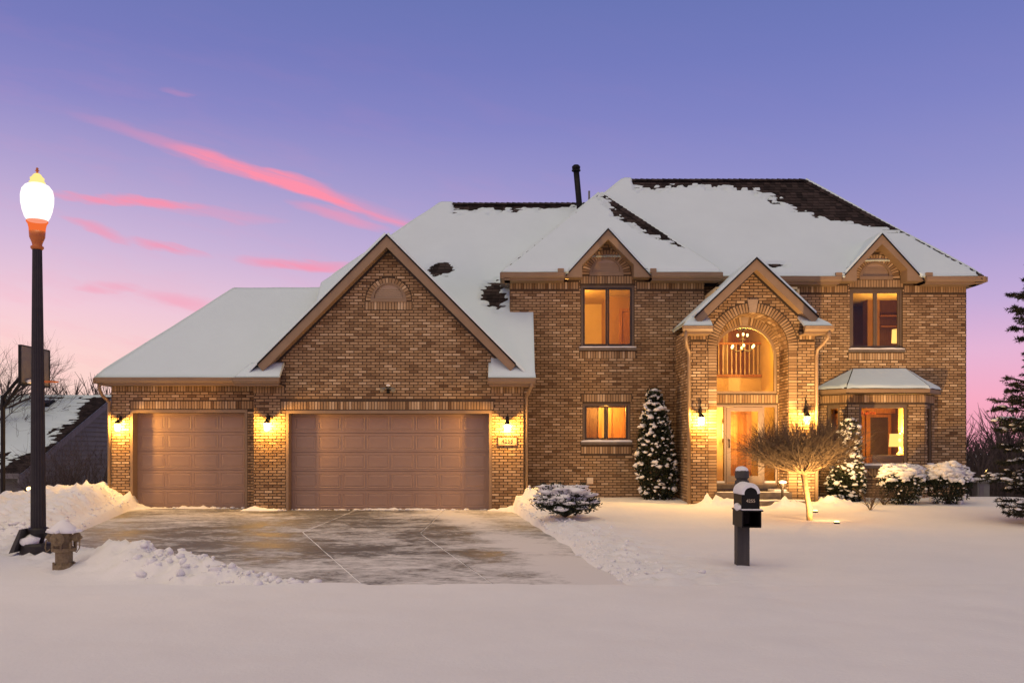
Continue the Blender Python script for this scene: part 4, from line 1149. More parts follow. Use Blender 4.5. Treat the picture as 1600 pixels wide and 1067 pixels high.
m = MB(); m.lathe((8.5, 24.12, 1.8), [(.05, 0), (.085, .08), (.10, .3), (.08, .42)], 14); m.build('glass', M_lantern, sc, smooth=True)
point_light('bulb_light', (8.5, 24.1, 1.9), 45, WARM2, .05, sc)
# two-storey entry hall
r5 = room(4.95, 6.93, DN + .16, 26.2, .60, 5.35, M_wall, M_wood)
m = MB(); m.box(4.95, 6.93, 24.9, 26.2, 3.02, 3.45); bal = m.build('landing', M_wall, r5)
m = MB(); m.box(4.95, 6.93, 24.84, 24.9, 3.45, 3.52); m.box(4.95, 6.93, 24.82, 24.9, 2.96, 3.03); m.build('landing_trim', M_wood, r5)
for k in range(16):
    x = 5.03 + k * .122; m = MB(); m.lathe((x, 24.98, 3.5), [(.018, 0), (.024, .1), (.013, .25), (.018, .6), (.013, .86)], 8); m.build('baluster', M_linen, r5)
m = MB(); m.box(4.95, 6.93, 24.94, 25.02, 4.36, 4.42); m.build('handrail', M_wood, r5)
k = 0; x = 4.96
while x < 6.9:
    m = MB(); m.box(x, x + .145, 26.14, 26.19, 3.46, 5.33); m.build('plank', M_wood if k % 5 != 3 else M_wall, r5); x += .15; k += 1
m = MB(); m.box(5.72, 6.02, 26.08, 26.13, 3.46, 4.9); m.build('closet_door', M_darkwood, r5)
cd = empty('chandelier', (5.95, 23.1, 4.1), 'dark two-tier chandelier with lit candle bulbs over the entry', 'chandelier')
m = MB(); m.tube([(5.95, 23.1, 5.35), (5.95, 23.1, 4.02)], .014, 6); m.build('stem', M_black, cd)
m = MB(); m.box(5.83, 6.07, 23.0, 23.2, 4.52, 4.63); m.build('canopy', M_black, cd)
for nb, rr_, zz in ((6, .30, 4.10), (3, .14, 4.40)):
    for k in range(nb):
        a = 2 * math.pi * k / nb + .35; px, py = 5.95 + rr_ * math.cos(a), 23.1 + rr_ * math.sin(a)
        m = MB(); m.tube([(5.95, 23.1, zz - .08), (lerp(5.95, px, .6), lerp(23.1, py, .6), zz - .13), (px, py, zz - .06)], .009, 5); arm = m.build('arm', M_black, cd)
        m = MB(); m.blob((px, py, zz), .030, .030, .042, 0); m.build('bulb', M_bulb, arm, smooth=True)
point_light('bulb_light', (5.95, 22.95, 4.15), 210, WARM2, .25, cd)
hs_ = empty('hall_sconce', (5.36, 22.5, 1.9), 'tall glowing wall light just inside the front door glass', 'wall light')
m = MB(); m.lathe((5.37, 22.6, 1.72), [(.05, 0), (.06, .04), (.06, .36), (.05, .4)], 14); m.build('glass', M_lantern, hs_, smooth=True)
m = MB(); m.box(5.33, 5.41, 22.67, 22.7, 1.65, 2.2); m.build('backplate', M_darkwood, hs_)
m = MB(); m.box(5.1, 5.47, 22.7, 22.76, .6, 2.7); m.build('hall_partition', M_wall, r5)
point_light('bulb_light', (5.45, 22.40, 1.95), 75, WARM2, .05, hs_)
ceiling_lamp(6.0, 25.4, 2.95, 70, 'small ceiling lamp in the ground floor hall', WARM2)

# ================================================================== WALL LANTERNS
LABEL = ['glowing wall lantern on the far left garage pier', 'glowing wall lantern on the pier between the garage doors',
         'glowing wall lantern above the house number plaque', 'glowing wall lantern left of the front door arch', 'glowing wall lantern right of the front door, behind the bare tree']
def lantern(x, z, D, label, watts, tall):
    e = empty('wall_lantern', (x, D, z), label, 'wall lantern', 'lit lanterns along the brick front')
    m = MB(); m.box(x - .035, x + .035, D - .03, D - .011, z + .10, z + .26); m.build('backplate', M_black, e)
    m = MB()
    m.tube([(x, D - .03, z + .20), (x, D - .09, z + .30), (x, D - .17, z + .28), (x, D - .19, z + .17)], .009, 6)
    if tall: m.tube([(x, D - .03, z + .26), (x, D - .05, z + .42), (x, D - .03, z + .5)], .014, 6)
    m.build('arm', M_black, e)
    m = MB(); m.lathe((x, D - .19, z + .07), [(.082, 0), (.074, .014), (.042, .06), (.016, .085), (.010, .11)], 16); m.build('hood', M_black, e, smooth=True)
    m = MB(); m.lathe((x, D - .19, z - .13), [(.040, 0), (.065, .03), (.082, .12), (.080, .195)], 16); m.build('glass', M_lantern, e, smooth=True)
    m = MB()
    for k in range(4):
        a = k * math.pi / 2 + .785; ca, sa = math.cos(a), math.sin(a)
        m.tube([(x + .04 * ca, D - .19 + .04 * sa, z - .14), (x + .09 * ca, D - .19 + .09 * sa, z), (x + .10 * ca, D - .19 + .10 * sa, z + .075)], .005, 4)
    m.build('cage', M_black, e)
    m = MB(); m.blob((x, D - .19, z - .01), .028, .028, .045, 0); m.build('bulb', M_bulb, e, smooth=True)
    point_light('bulb_light', (x, D - .20, z + .0), watts, (1, .50, .10), .03, e)
for (x, z, D, wt, tall), lb in zip([(-9.645, 2.02, DB, 420, 0), (-5.83, 2.02, DA, 420, 0), (-.11, 1.99, DA, 420, 0), (4.38, 2.14, DP, 420, 1), (6.83, 2.16, DP, 420, 1)], LABEL):
    lantern(x, z, D, lb, wt, tall)
def text(name, body, size, loc, rot, material, parent, ext=.003):
    cu_ = bpy.data.curves.new(name, 'FONT'); cu_.body = body; cu_.size = size; cu_.extrude = ext; cu_.align_x = 'CENTER'; cu_.align_y = 'CENTER'
    o = bpy.data.objects.new(name, cu_); dg = bpy.context.evaluated_depsgraph_get(); col.objects.link(o)
    bpy.context.view_layer.update()
    me = bpy.data.meshes.new_from_object(o.evaluated_get(bpy.context.evaluated_depsgraph_get()))
    bpy.data.objects.remove(o); me.materials.append(material) if not me.materials else None
    if me.materials: me.materials[0] = material
    t = bpy.data.objects.new(name, me); col.objects.link(t); t.parent = parent
    t.location = Vector(loc) - wloc(parent); t.rotation_euler = rot
    return t
pl = empty('house_number_plaque', (-.11, DA, 1.62), 'stone house number plaque reading 4255 under the lantern', 'plaque')
m = MB(); m.box(-.33, .11, DA - .03, DA - .011, 1.56, 1.75); m.build('plate', M_stone, pl)
m = MB(); xzring(m, -.345, .125, 1.545, 1.765, .018, DA - .035, DA - .010); m.build('border', M_darkwood, pl)
text('number', '4255', .14, (-.11, DA - .034, 1.655), (R(90), 0, 0), M_frame_dark, pl)
fl_ = empty('security_light', (GX, DA, 2.88), 'small dark twin-head security light over the double garage door', 'flood light')
m = MB(); m.lathe((GX, DA - .011, 2.93), [(.06, 0), (.06, -.03), (.03, -.05)], 14, axis='y'); m.build('base', M_black, fl_)
for s_ in (-1, 1):
    m = MB(); m.tube([(GX, DA - .05, 2.92), (GX + s_ * .06, DA - .1, 2.91), (GX + s_ * .09, DA - .13, 2.90)], .012, 6); m.tube([(GX + s_ * .08, DA - .11, 2.915), (GX + s_ * .14, DA - .2, 2.87)], [.03, .055], 12); m.build('lamp_head', M_cabinet, fl_)
m = MB(); m.lathe((GX, DA - .07, 2.79), [(.02, 0), (.04, .02), (.035, .07)], 12); m.build('sensor', M_black, fl_)
m = MB(); m.blob((GX, DA - .07, 2.985), .055, .05, .03, .1); m.build('snow', M_snow, fl_, smooth=True)
vc = empty('wall_outlet_cover', (1.98, DC, .72), 'small pale outlet cover low on the brick wall', 'outlet cover')
m = MB(); m.box(1.90, 2.06, DC - .045, DC - .011, .58, .74); m.build('cover', M_linen, vc); m = MB(); m.box(1.92, 2.04, DC - .055, DC - .044, .60, .66); m.build('flap', M_linen, vc)

# ================================================================== STREET LAMP
LX, LY = -6.58, 12.45
lz = ground_z(LX, LY)
sl = empty('street_lamp', (LX, LY, lz), 'tall black street lamp with glowing white acorn globe and copper socket', 'street lamp')
m = MB(); n = 16; base = len(m.v)
for z, r_ in ((lz + .30, .098), (2.0, .088), (4.30, .062)):
    for j in range(n * 2):
        a = 2 * math.pi * j / (n * 2); rr_ = r_ * (1.0 if j % 2 else .90)
        m.v.append((LX + rr_ * math.cos(a) - .004 * z, LY + rr_ * math.sin(a), z))
for k in range(2):
    for j in range(n * 2): m.f.append((k * 32 + j, k * 32 + (j + 1) % 32, (k + 1) * 32 + (j + 1) % 32, (k + 1) * 32 + j)); m.t.append(.5)
m.build('post', M_iron, sl)
tx = LX - .004 * 4.4
m = MB(); m.lathe((tx, LY, 0), [(.07, 4.27), (.085, 4.29), (.085, 4.31), (.062, 4.325), (.068, 4.36), (.10, 4.44), (.105, 4.52)], 24); m.build('socket', M_copper, sl, smooth=True)
m = MB(); m.lathe((tx, LY, 0), [(.105, 4.521), (.108, 4.57), (.12, 4.62), (.142, 4.655), (.136, 4.672)], 24); m.build('socket_glow', lampglass('socket_glow_orange', (1, .16, .01), .9, .8), sl, smooth=True)  # top of the socket; the globe's light on it put in as orange emission
m = MB(); m.lathe((tx, LY, 0), [(.125, 4.665), (.16, 4.72), (.19, 4.81), (.21, 4.92), (.212, 5.01), (.195, 5.10), (.155, 5.155), (.10, 5.185)], 32); m.build('globe', M_globe, sl, smooth=True)
m = MB(); m.lathe((tx, LY, 0), [(.105, 5.18), (.105, 5.205), (.088, 5.215), (.092, 5.26), (.065, 5.285), (.05, 5.31), (.03, 5.325)], 20); m.build('cap', lampglass('cap_glass', (1, .80, .25), 1.15, .75), sl, smooth=True)
m = MB(); m.lathe((tx, LY, 0), [(.012, 5.32), (.018, 5.335), (.01, 5.35), (.03, 5.365), (.012, 5.38), (.02, 5.395), (.004, 5.41)], 10); m.build('finial', M_copper, sl, smooth=True)
m = MB(); m.lathe((LX, LY, lz), [(.135, .24), (.14, .29), (.125, .31), (.10, .32)], 20); m.lathe((LX, LY, lz - .03), [(.235, 0), (.235, .10), (.215, .13), (.2, .135)], 20); m.lathe((LX, LY, lz), [(.06, .09), (.075, .15), (.13, .245)], 16)
m.build('base_cover', M_iron, sl, smooth=False)
m = MB(); m.prism([(LX - .16, LY - .20, lz + .30), (LX - .12, LY - .20, lz + .31), (LX - .20, LY - .26, lz + .0), (LX - .27, LY - .26, lz - .02)], [(LX - .16, LY + .02, lz + .30), (LX - .12, LY + .02, lz + .31), (LX - .20, LY + .06, lz + .0), (LX - .27, LY + .06, lz - .02)])
m.build('cover_flap', M_post, sl)
m = MB(); m.blob((LX - .06, LY - .10, lz + .12), .13, .12, .10, .2); m.build('snow', M_snow, sl, smooth=True)
m = MB(); m.blob((tx, LY, 4.9), .07, .07, .11, 0); m.build('bulb', lampglass('street_bulb', (1, .9, .78), 20, .5), sl, smooth=True)
point_light('bulb_light', (tx, LY, 4.92), 1000, (1, .70, .42), .1, sl)

# ================================================================== HYDRANT
HX, HY = -5.50, 11.0; hz = ground_z(HX, HY)
hy = empty('fire_hydrant', (HX, HY, hz), 'weathered tan fire hydrant under a peaked cap of snow', 'fire hydrant')
m = MB(); m.lathe((HX, HY, hz - .05), [(.13, 0), (.13, .07), (.10, .09), (.10, .225), (.142, .235), (.142, .275), (.10, .29), (.088, .32), (.088, .46), (.08, .50), (.05, .53), (.03, .545)], 20); m.build('barrel', M_hydrant, hy, smooth=False)
m = MB()
for k in range(8):
    a = k * math.pi / 4 + .2; m.lathe((HX + .135 * math.cos(a), HY + .135 * math.sin(a), hz + .20), [(.014, 0), (.014, .1)], 6)
    m.lathe((HX + .12 * math.cos(a), HY + .12 * math.sin(a), hz), [(.014, 0), (.014, .05)], 6)
m.build('flange_bolts', M_hydrant, hy, kind='stuff')
m = MB(); m.lathe((HX, HY - .09, hz + .345), [(.055, 0), (.055, -.05), (.080, -.055), (.080, -.095), (.065, -.11), (.026, -.112), (.026, -.145)], 18, axis='y'); m.build('pumper_cap', M_hydrant, hy)
for s_ in (-1, 1):
    m = MB(); m.lathe((HX + s_ * .07, HY, hz + .355), [(.036, 0), (.036, s_ * .055), (.056, s_ * .06), (.056, s_ * .115), (.018, s_ * .118), (.018, s_ * .15)], 14, axis='x'); m.build('side_cap', M_hydrant, hy)
    m = MB(); m.tube([(HX + s_ * .205, HY - .02, hz + .33), (HX + s_ * .21, HY - .04, hz + .23), (HX + s_ * .185, HY - .06, hz + .18), (HX + s_ * .12, HY - .10, hz + .22)], .007, 5); m.build('chain', M_hydrant, hy)
m = MB(); vv, ff = ico(); pts = []
for v in vv:
    h = .5 + .5 * v.z; rr_ = (1 - h) ** .75; k = 1 + .22 * noise.noise(v * 2.2 + Vector((3, 1, 7)))
    L_ = math.hypot(v.x, v.y) + 1e-6
    pts.append((HX + v.x / L_ * .215 * rr_ * k, HY + v.y / L_ * .185 * rr_ * k - .02, hz + .40 + .17 * h * (1 + .05 * k)))
m.mesh(pts, ff); m.blob((HX - .13, HY, hz + .435), .10, .06, .03, .15); m.blob((HX + .13, HY, hz + .435), .10, .06, .03, .15); m.blob((HX, HY - .17, hz + .440), .035, .04, .03, .1)
m.build('snow', M_snow, hy, smooth=True)

# ================================================================== MAILBOX
MX, MY = 2.93, 11.42; mz = ground_z(MX, MY)
mb = empty('mailbox', (MX, MY, mz), 'black rural mailbox numbered 4255 on a grey post capped with snow', 'mailbox')
m = MB(); m.box(MX - .078, MX + .078, MY - .078, MY + .078, mz - .2, 1.07); m.build('post', M_post, mb)
m = MB(); m.lathe((MX, MY, 0), [(.075, 1.06), (.088, 1.075), (.088, 1.10), (.072, 1.112), (.066, 1.125), (.08, 1.137), (.088, 1.145), (.088, 1.215), (.075, 1.24), (.04, 1.262)], 20); m.build('finial', M_post, mb, smooth=False)
m = MB(); m.blob((MX, MY, 1.235), .083, .083, .055, .06); m.build('snow_cap', M_snow, mb, smooth=True)
BX = 2.925; y0, y1 = 10.98, 11.40
prof = [(BX - .105, .765), (BX + .105, .765), (BX + .105, .945)] + arc(BX, .945, .105, 14)[1:-1] + [(BX - .105, .945)]
m = MB(); m.xz(prof, y0 + .012, y1); m.build('body', M_black, mb)
pf = [(BX + (x - BX) * 1.05, .765 + (z - .765) * 1.03) for x, z in prof]
m = MB(); m.xz(pf, y0, y0 + .014); dr_ = m.build('front_door', M_black, mb)
m = MB(); m.box(BX - .012, BX + .012, y0 - .018, y0 - .001, 1.0, 1.035); m.build('latch', M_black, dr_)
text('number', '4255', .056, (BX, y0 - .004, .872), (R(90), 0, 0), M_linen, mb, .002)
# snow arch
m = MB(); nA, nY = 16, 8; ids = {}
for j in range(nY + 1):
    for i in range(nA + 1):
        a = lerp(.18, math.pi - .05, i / nA); y = lerp(y0 - .008, y1, j / nY); th = .045 * math.sin(a) ** .6 * (1 + .4 * fbm(a * 2, y * 5, 1, 3)) * (.6 if j in (0, nY) else 1)
        ids[(i, j)] = len(m.v); m.v.append((BX + (.105 + th) * math.cos(a), y, .945 + (.105 + th) * math.sin(a)))
for j in range(nY):
    for i in range(nA): m.f.append((ids[(i, j)], ids[(i + 1, j)], ids[(i + 1, j + 1)], ids[(i, j + 1)])); m.t.append(.5)
for j in (0, nY):
    for i in range(nA):
        A, B = m.v[ids[(i, j)]], m.v[ids[(i + 1, j)]]
        m.face([A, B, (BX + (B[0] - BX) * .7, B[1], .945 + (B[2] - .945) * .7), (BX + (A[0] - BX) * .7, A[1], .945 + (A[2] - .945) * .7)])
m.build('snow', M_snow, mb, smooth=True)
tr_ = empty('newspaper_tray', (BX, y0, .55), parent=mb)
tx0, tx1 = BX - .118, BX + .118; ty0, ty1 = 10.93, 11.40
m = MB(); m.box(tx0, tx1, ty0 + .01, ty1, .548, .56); m.box(tx0, tx0 + .012, ty0, ty1, .56, .745); m.box(tx1 - .012, tx1, ty0, ty1, .56, .745); m.box(tx0 + .012, tx1 - .012, ty1 - .012, ty1, .56, .745); m.build('shell', M_black, tr_)
m = MB(); m.box(tx0 - .012, tx1 + .02, ty0 - .015, ty1, .746, .763); m.build('lid', M_black, tr_)
m = MB()
for i in range(14): x = lerp(tx0, tx1 + .01, i / 14); m.box(x, x + .0165, ty0 - .012, y0 - .002, .762, .775 + .012 * abs(fbm(x * 9, 1, 1)))
m.blob((tx0 + .0, 11.15, .79), .03, .17, .05, .15); m.build('snow', M_snow, tr_, kind='stuff')

# ================================================================== BASKETBALL HOOP
bh = empty('basketball_hoop', (-12.1, 21.4, .2), 'dark basketball hoop on a pole beside the driveway, seen edge-on', 'basketball hoop')
m = MB(); m.tube([(-12.1, 21.3, -.8), (-12.1, 21.3, 2.75)], .05, 10); m.build('pole', M_black, bh)
m = MB(); m.tube([(-12.1, 21.28, 2.68), (-11.62, 21.1, 3.12), (-11.24, 21.05, 3.12)], .04, 8); m.tube([(-12.1, 21.32, 2.45), (-11.6, 21.1, 2.98), (-11.24, 21.05, 3.02)], .04, 8); m.build('arm', M_black, bh)
m = MB(); m.box(-11.24, -11.20, 20.42, 21.68, 2.98, 3.83); m.build('backboard', M_board, bh)
m = MB(); m.box(-11.245, -11.19, 20.40, 20.44, 2.96, 3.85); m.box(-11.245, -11.19, 20.44, 21.68, 2.955, 2.985); m.box(-11.245, -11.19, 20.44, 21.68, 3.828, 3.855); m.box(-11.245, -11.19, 21.67, 21.71, 2.96, 3.85); m.build('board_frame', M_black, bh)
m = MB(); m.tube([(-10.92 + .23 * math.cos(a * math.pi / 12), 21.05 + .23 * math.sin(a * math.pi / 12), 3.05) for a in range(25)], .012, 6); m.tube([(-11.2, 21.05, 3.05), (-11.13, 21.05, 3.05)], .04, 8); m.build('rim', M_copper, bh)
m = MB(); m.blob((-11.17, 20.75, 3.03), .05, .14, .05, .2); m.build('snow', M_snow, bh, smooth=True)

# ================================================================== NEIGHBOUR'S HOUSE
nb = empty('neighbour_house', (-20, 32, -1.8), 'grey sided neighbouring house with a snowy roof beyond the left bank', 'house')
keep, house = house, nb
NX = -14.65; ND0, ND1, NDr = 26.7, 37.9, 32.3; NEZ, NRZ = .74, 3.30; nm_ = (NRZ - NEZ) / (NDr - 26.3)
m = MB(); m.prism([(NX, ND0, -2.6), (NX, ND1, -2.6), (NX, ND1, .85), (NX, NDr, 3.12), (NX, ND0, .85)], [(-30, ND0, -2.6), (-30, ND1, -2.6), (-30, ND1, .85), (-30, NDr, 3.12), (-30, ND0, .85)]); m.build('wall', M_siding, nb)
z = -1.0
while z < 3.05:
    a, b = ND0, ND1
    if z > .80: a = lerp(ND0, NDr, (z - .80) / 2.3); b = lerp(ND1, NDr, (z - .80) / 2.3)
    m = MB(); m.prism([(NX + .006, a, z + .15), (NX + .05, a, z), (NX + .006, a, z)], [(NX + .006, b, z + .15), (NX + .05, b, z), (NX + .006, b, z)]); m.build('siding_board', M_siding, nb); z += .16
z = -1.0
while z < .7:
    m = MB(); m.prism([(NX, ND0 - .004, z + .12), (NX, ND0 - .035, z), (NX, ND0 - .004, z)], [(-24, ND0 - .004, z + .12), (-24, ND0 - .035, z), (-24, ND0 - .004, z)]); m.build('siding_board', M_siding, nb); z += .16
m = MB(); m.box(NX - .06, NX + .05, ND0 - .05, ND0 + .06, -2.6, .85); m.build('corner_board', M_trimgrey, nb)
def n_bare(u, t):
    rk = (NX + .25) - u
    v = (rk - .30 - .35 * sstep(2.5, 6, t) - .5 * (1 - sstep(.2, 2.0, t))) * .8
    v = min(v, ((6.0 - t) - .16) * 1.0)
    v = min(v, (math.hypot((u + 15.7) / .5, (t - 1.0) / .5) - .5) * .5)
    return v
P_, N_ = slope_front(26.3, NEZ, nm_); roof_plane('roof', P_, 6.0, lambda t: -30.0, lambda t: NX + .25, N_, n_bare, du=.16, dt=.10, thick=.08)
P_, N_ = slope_back(38.3, NEZ, nm_); roof_plane('roof', P_, 6.0, lambda t: -30.0, lambda t: NX + .25, N_, du=.8, dt=.5)
m = MB()
m.prism([(NX + .16, 26.25, NEZ - .04), (NX + .16, NDr, NRZ - .04), (NX + .16, NDr, NRZ - .30), (NX + .16, 26.25, NEZ - .28)], [(NX + .21, 26.25, NEZ - .04), (NX + .21, NDr, NRZ - .04), (NX + .21, NDr, NRZ - .30), (NX + .21, 26.25, NEZ - .28)])
m.prism([(NX + .16, 38.3, NEZ - .04), (NX + .16, NDr, NRZ - .04), (NX + .16, NDr, NRZ - .30), (NX + .16, 38.3, NEZ - .28)], [(NX + .21, 38.3, NEZ - .04), (NX + .21, NDr, NRZ - .04), (NX + .21, NDr, NRZ - .30), (NX + .21, 38.3, NEZ - .28)])
m.build('rake_board', M_trimgrey, nb)
m = MB(); m.box(-30, NX + .2, 26.24, 26.30, NEZ - .16, NEZ - .0); m.build('eave_board', M_trimgrey, nb)
for vx in (-16.3, -19.6):
    m = MB(); m.prism([(vx - .22, 31.2, 2.83), (vx + .22, 31.2, 2.83), (vx + .18, 31.0, 3.02), (vx - .18, 31.0, 3.02)], [(vx - .22, 31.7, 3.04), (vx + .22, 31.7, 3.04), (vx + .18, 31.6, 3.16), (vx - .18, 31.6, 3.16)]); m.build('roof_vent', M_black, nb)
m = MB(); m.tube([(-16.1, 28.0, 1.3), (-16.1, 28.0, 1.95)], .05, 8); m.build('vent_pipe', M_black, nb)
house = keep

# ================================================================== PLANTS
def rvec(r=rnd):
    while True:
        v = Vector((r.uniform(-1, 1), r.uniform(-1, 1), r.uniform(-1, 1)))
        if .05 < v.length < 1: return v.normalized()
def branch(mb, p, d, L, r0, depth, rg, up=.12, spread=.7, n=5, kids=4, shrink=.68):
    pts = [p]; rad = [r0]; q = p.copy(); dd = d.normalized(); seg = 4 if depth > 1 else 3
    for k in range(seg):
        dd = (dd + rvec(rg) * .20 + Vector((0, 0, up))).normalized(); q = q + dd * (L / seg); pts.append(q.copy()); rad.append(r0 * (1 - .62 * (k + 1) / seg))
    mb.tube(pts, rad, n if depth > 1 else 3, cap=False)
    if depth == 0: return
    for k in range(kids):
        f = rg.uniform(.3, 1.0); i = min(int(f * seg), seg - 1); pos = lerp(pts[i], pts[i + 1], f * seg - i)
        nd = (dd + rvec(rg) * spread).normalized()
        branch(mb, pos, nd, L * shrink * rg.uniform(.75, 1.1), max(.0035, rad[i] * .55), depth - 1, rg, up, spread, n, kids, shrink)
# large bare tree at the left edge
rg = random.Random(5)
bt = empty('bare_tree', (-18.6, 30.5, -1.8), 'large leafless tree rising behind the basketball hoop at the left edge', 'tree')
m = MB(); m.tube([(-18.6, 30.5, -2), (-18.5, 30.5, .5), (-18.4, 30.6, 2.4)], [.24, .19, .15], 9); m.build('trunk', M_bark, bt, smooth=True)
m = MB()
for k in range(24):
    a = rg.uniform(0, 6.28); 
    branch(m, Vector((-18.4, 30.6, rg.uniform(.6, 2.4))), Vector((math.cos(a) * 1.0 + .25, math.sin(a) * .5, .42)), rg.uniform(1.7, 2.7), .06, 3, rg, .06, .75, 5, 5, .62)
m.build('crown', M_darktwig, bt)
# brushy woods (one mass far off)
def brush(mb, x, y, z, h, rg, nb_=12, lean=.22):
    tp = Vector((x + rg.uniform(-.1, .1) * h, y, z + h * .8)); b0 = Vector((x, y, z))
    mb.tube([b0, lerp(b0, tp, .5) + rvec(rg) * .05 * h, tp], [.016 * h, .011 * h, .003 * h], 4, cap=False)
    for k in range(nb_):
        f = rg.uniform(.12, .9); s_ = lerp(b0, tp, f); a = rg.uniform(0, 6.28)
        d = Vector((math.cos(a) * rg.uniform(.25, .75), math.sin(a) * .5, 1)).normalized(); L = h * rg.uniform(.25, .5) * (1.1 - .5 * f)
        e = s_ + d * L; mb.tube([s_, lerp(s_, e, .5) + rvec(rg) * .04 * L, e], [.006 * h, .004 * h, .0015 * h], 3, cap=False)
        for j in range(3):
            g_ = rg.uniform(.3, .95); s2 = lerp(s_, e, g_); e2 = s2 + (d + rvec(rg) * .6).normalized() * L * .42
            mb.tube([s2, e2], [.0028 * h, .001 * h], 3, cap=False)
rg = random.Random(9); m = MB()
for k in range(150):
    y = rg.uniform(48, 66); x = rg.uniform(-.585, -.40) * y; h = rg.uniform(4.8, 9.4) * (1 - .12 * rg.random()); brush(m, x, y, -2.6, h, rg)
m.build('leafless_woods', M_darktwig, kind='stuff', label='leafless woods above the neighbouring roof on the left')
m = MB()
for k in range(420):
    y = rg.uniform(30, 60); x = rg.uniform(.47, .72) * y; h = rg.uniform(3.4, 5.6) * (.7 + .3 * y / 45); brush(m, x, y, -2.6, h, rg, 14)
for k in range(420):
    y = rg.uniform(30, 48); x = rg.uniform(.47, .70) * y; h = rg.uniform(2.0, 3.6); brush(m, x, y, -2.6, h, rg, 18)
for k in range(7):
    y = rg.uniform(36, 50); x = rg.uniform(.50, .60) * y; brush(m, x, y, -2.6, rg.uniform(5.6, 6.6), rg, 22)
m.build('leafless_woods', M_darktwig, kind='stuff', label='dark leafless thicket behind the right corner of the house')
# leafless hedge bushes against the neighbouring house
for (x, y, h, wd), lb in zip([(-11.3, 24.0, 1.75, .8), (-12.6, 24.6, 1.5, .7)], ['dark leafless bush beside the garage corner, under the grey gable', 'lower dark leafless bush behind the street lamp post']):
    e = empty('leafless_bush', (x, y, -.6), lb, 'bush'); m = MB()
    for k in range(48):
        a = rg.uniform(0, 6.28); branch(m, Vector((x + math.cos(a) * .18, y + math.sin(a) * .18, -.7)), Vector((math.cos(a) * wd * .6, math.sin(a) * .5, 1.2)), (h + .9) * rg.uniform(.45, .75), .016, 2, rg, .05, .7, 3, 4, .55)
    m.build('stems', M_darktwig, e)
# clipped ornamental tree with umbrella crown
rg = random.Random(21)
TX, TY = 5.70, 17.2; tz0 = ground_z(TX, TY)
ot = empty('ornamental_tree', (TX, TY, tz0), 'small leafless umbrella-shaped tree lit from below in front of the door', 'tree')
hd = Vector((5.60, TY, 1.02))
m = MB(); m.tube([(TX + .02, TY, tz0 - .1), (TX, TY, tz0 + .25), (5.64, TY, .72), hd, hd + Vector((0, 0, .06))], [.062, .055, .05, .062, .04], 12); m.blob(hd, .075, .075, .06, .2); m.build('trunk', M_trunk, ot, smooth=True)
m = MB(); lm = MB()
for k in range(30):
    a = 2 * math.pi * k / 30 + rg.uniform(-.1, .1); ca, sa = math.cos(a), math.sin(a)
    R_ = (1.16 if ca < 0 else .74) * rg.uniform(.5, 1.0)
    if abs(ca) < .5: R_ *= .9
    p0 = hd; p1 = hd + Vector((ca * R_ * .35, sa * R_ * .35, .03 + rg.uniform(0, .07))); p2 = hd + Vector((ca * R_ * .7, sa * R_ * .7, .09 + rg.uniform(0, .12))); p3 = hd + Vector((ca * R_, sa * R_, .20 + rg.uniform(0, .22)))
    lm.tube([p0, p1, p2, p3], [.022, .016, .010, .005], 5)
    pts = [p0, p1, p2, p3]
    for j in range(36):
        f = rg.uniform(.12, 1.0) ** .8 * 3; i = min(int(f), 2); s_ = lerp(pts[i], pts[i + 1], f - i)
        d = Vector((ca * .50, sa * .50, .9)) + rvec(rg) * .85
        d.normalize(); rr2 = math.hypot(s_.x - hd.x, s_.y - hd.y)
        L = rg.uniform(.35, .95) * (1.22 - .40 * rr2); top_ = 2.24 - .48 * rr2 ** 2 + rg.uniform(-.22, .13)
        if s_.z + d.z * L > top_: L = max(.1, (top_ - s_.z) / max(.3, d.z))
        e = s_ + d * L; mid = lerp(s_, e, .5) + rvec(rg) * .03
        m.tube([s_, mid, e], [.006, .0045, .002], 3, cap=False)
        for q2 in range(4):
            f2 = rg.uniform(.25, .9); s2 = lerp(s_, e, f2); e2 = s2 + (d + rvec(rg) * .9).normalized() * L * rg.uniform(.25, .6); m.tube([s2, e2], [.003, .0015], 3, cap=False)
lm.build('limbs', M_trunk, ot); m.build('twigs', M_twig, ot, kind='stuff')
# landscape uplight that lights it
ux, uy = 5.98, 16.5; uz = ground_z(ux, uy)
ul = empty('landscape_uplight', (ux, uy, uz), 'small glowing landscape light in the snow in front of the umbrella tree trunk', 'garden light')
m = MB(); m.tube([(ux, uy, uz - .1), (ux, uy, uz + .0)], .015, 6); m.build('stake', M_black, ul)
m = MB(); m.lathe((ux, uy, uz - .03), [(.035, 0), (.05, .02), (.055, .06)], 12); m.build('housing', M_black, ul)
m = MB(); m.lathe((ux, uy, uz + .032), [(.048, 0), (.05, .008), (.03, .02)], 12); m.build('lens', M_tealight, ul)
point_light('bulb_light', (ux, uy, uz + .12), 480, (1, .58, .20), .04, ul, 171, (0, .45, 1))

vx_, vy_ = 6.35, 18.75; vz_ = ground_z(vx_, vy_)
ul2 = empty('landscape_uplight', (vx_, vy_, vz_), 'small glowing landscape light in the snow nearest the front steps', 'garden light')
m = MB(); m.tube([(vx_, vy_, vz_ - .1), (vx_, vy_, vz_)], .015, 6); m.build('stake', M_black, ul2)
m = MB(); m.lathe((vx_, vy_, vz_ - .03), [(.035, 0), (.05, .02), (.055, .06)], 12); m.build('housing', M_black, ul2)
m = MB(); m.lathe((vx_, vy_, vz_ + .032), [(.048, 0), (.05, .008), (.03, .02)], 12); m.build('lens', M_tealight, ul2)
point_light('bulb_light', (vx_, vy_, vz_ + .13), 1600, (1, .60, .24), .04, ul2, 116, (0.22, .62, 1))

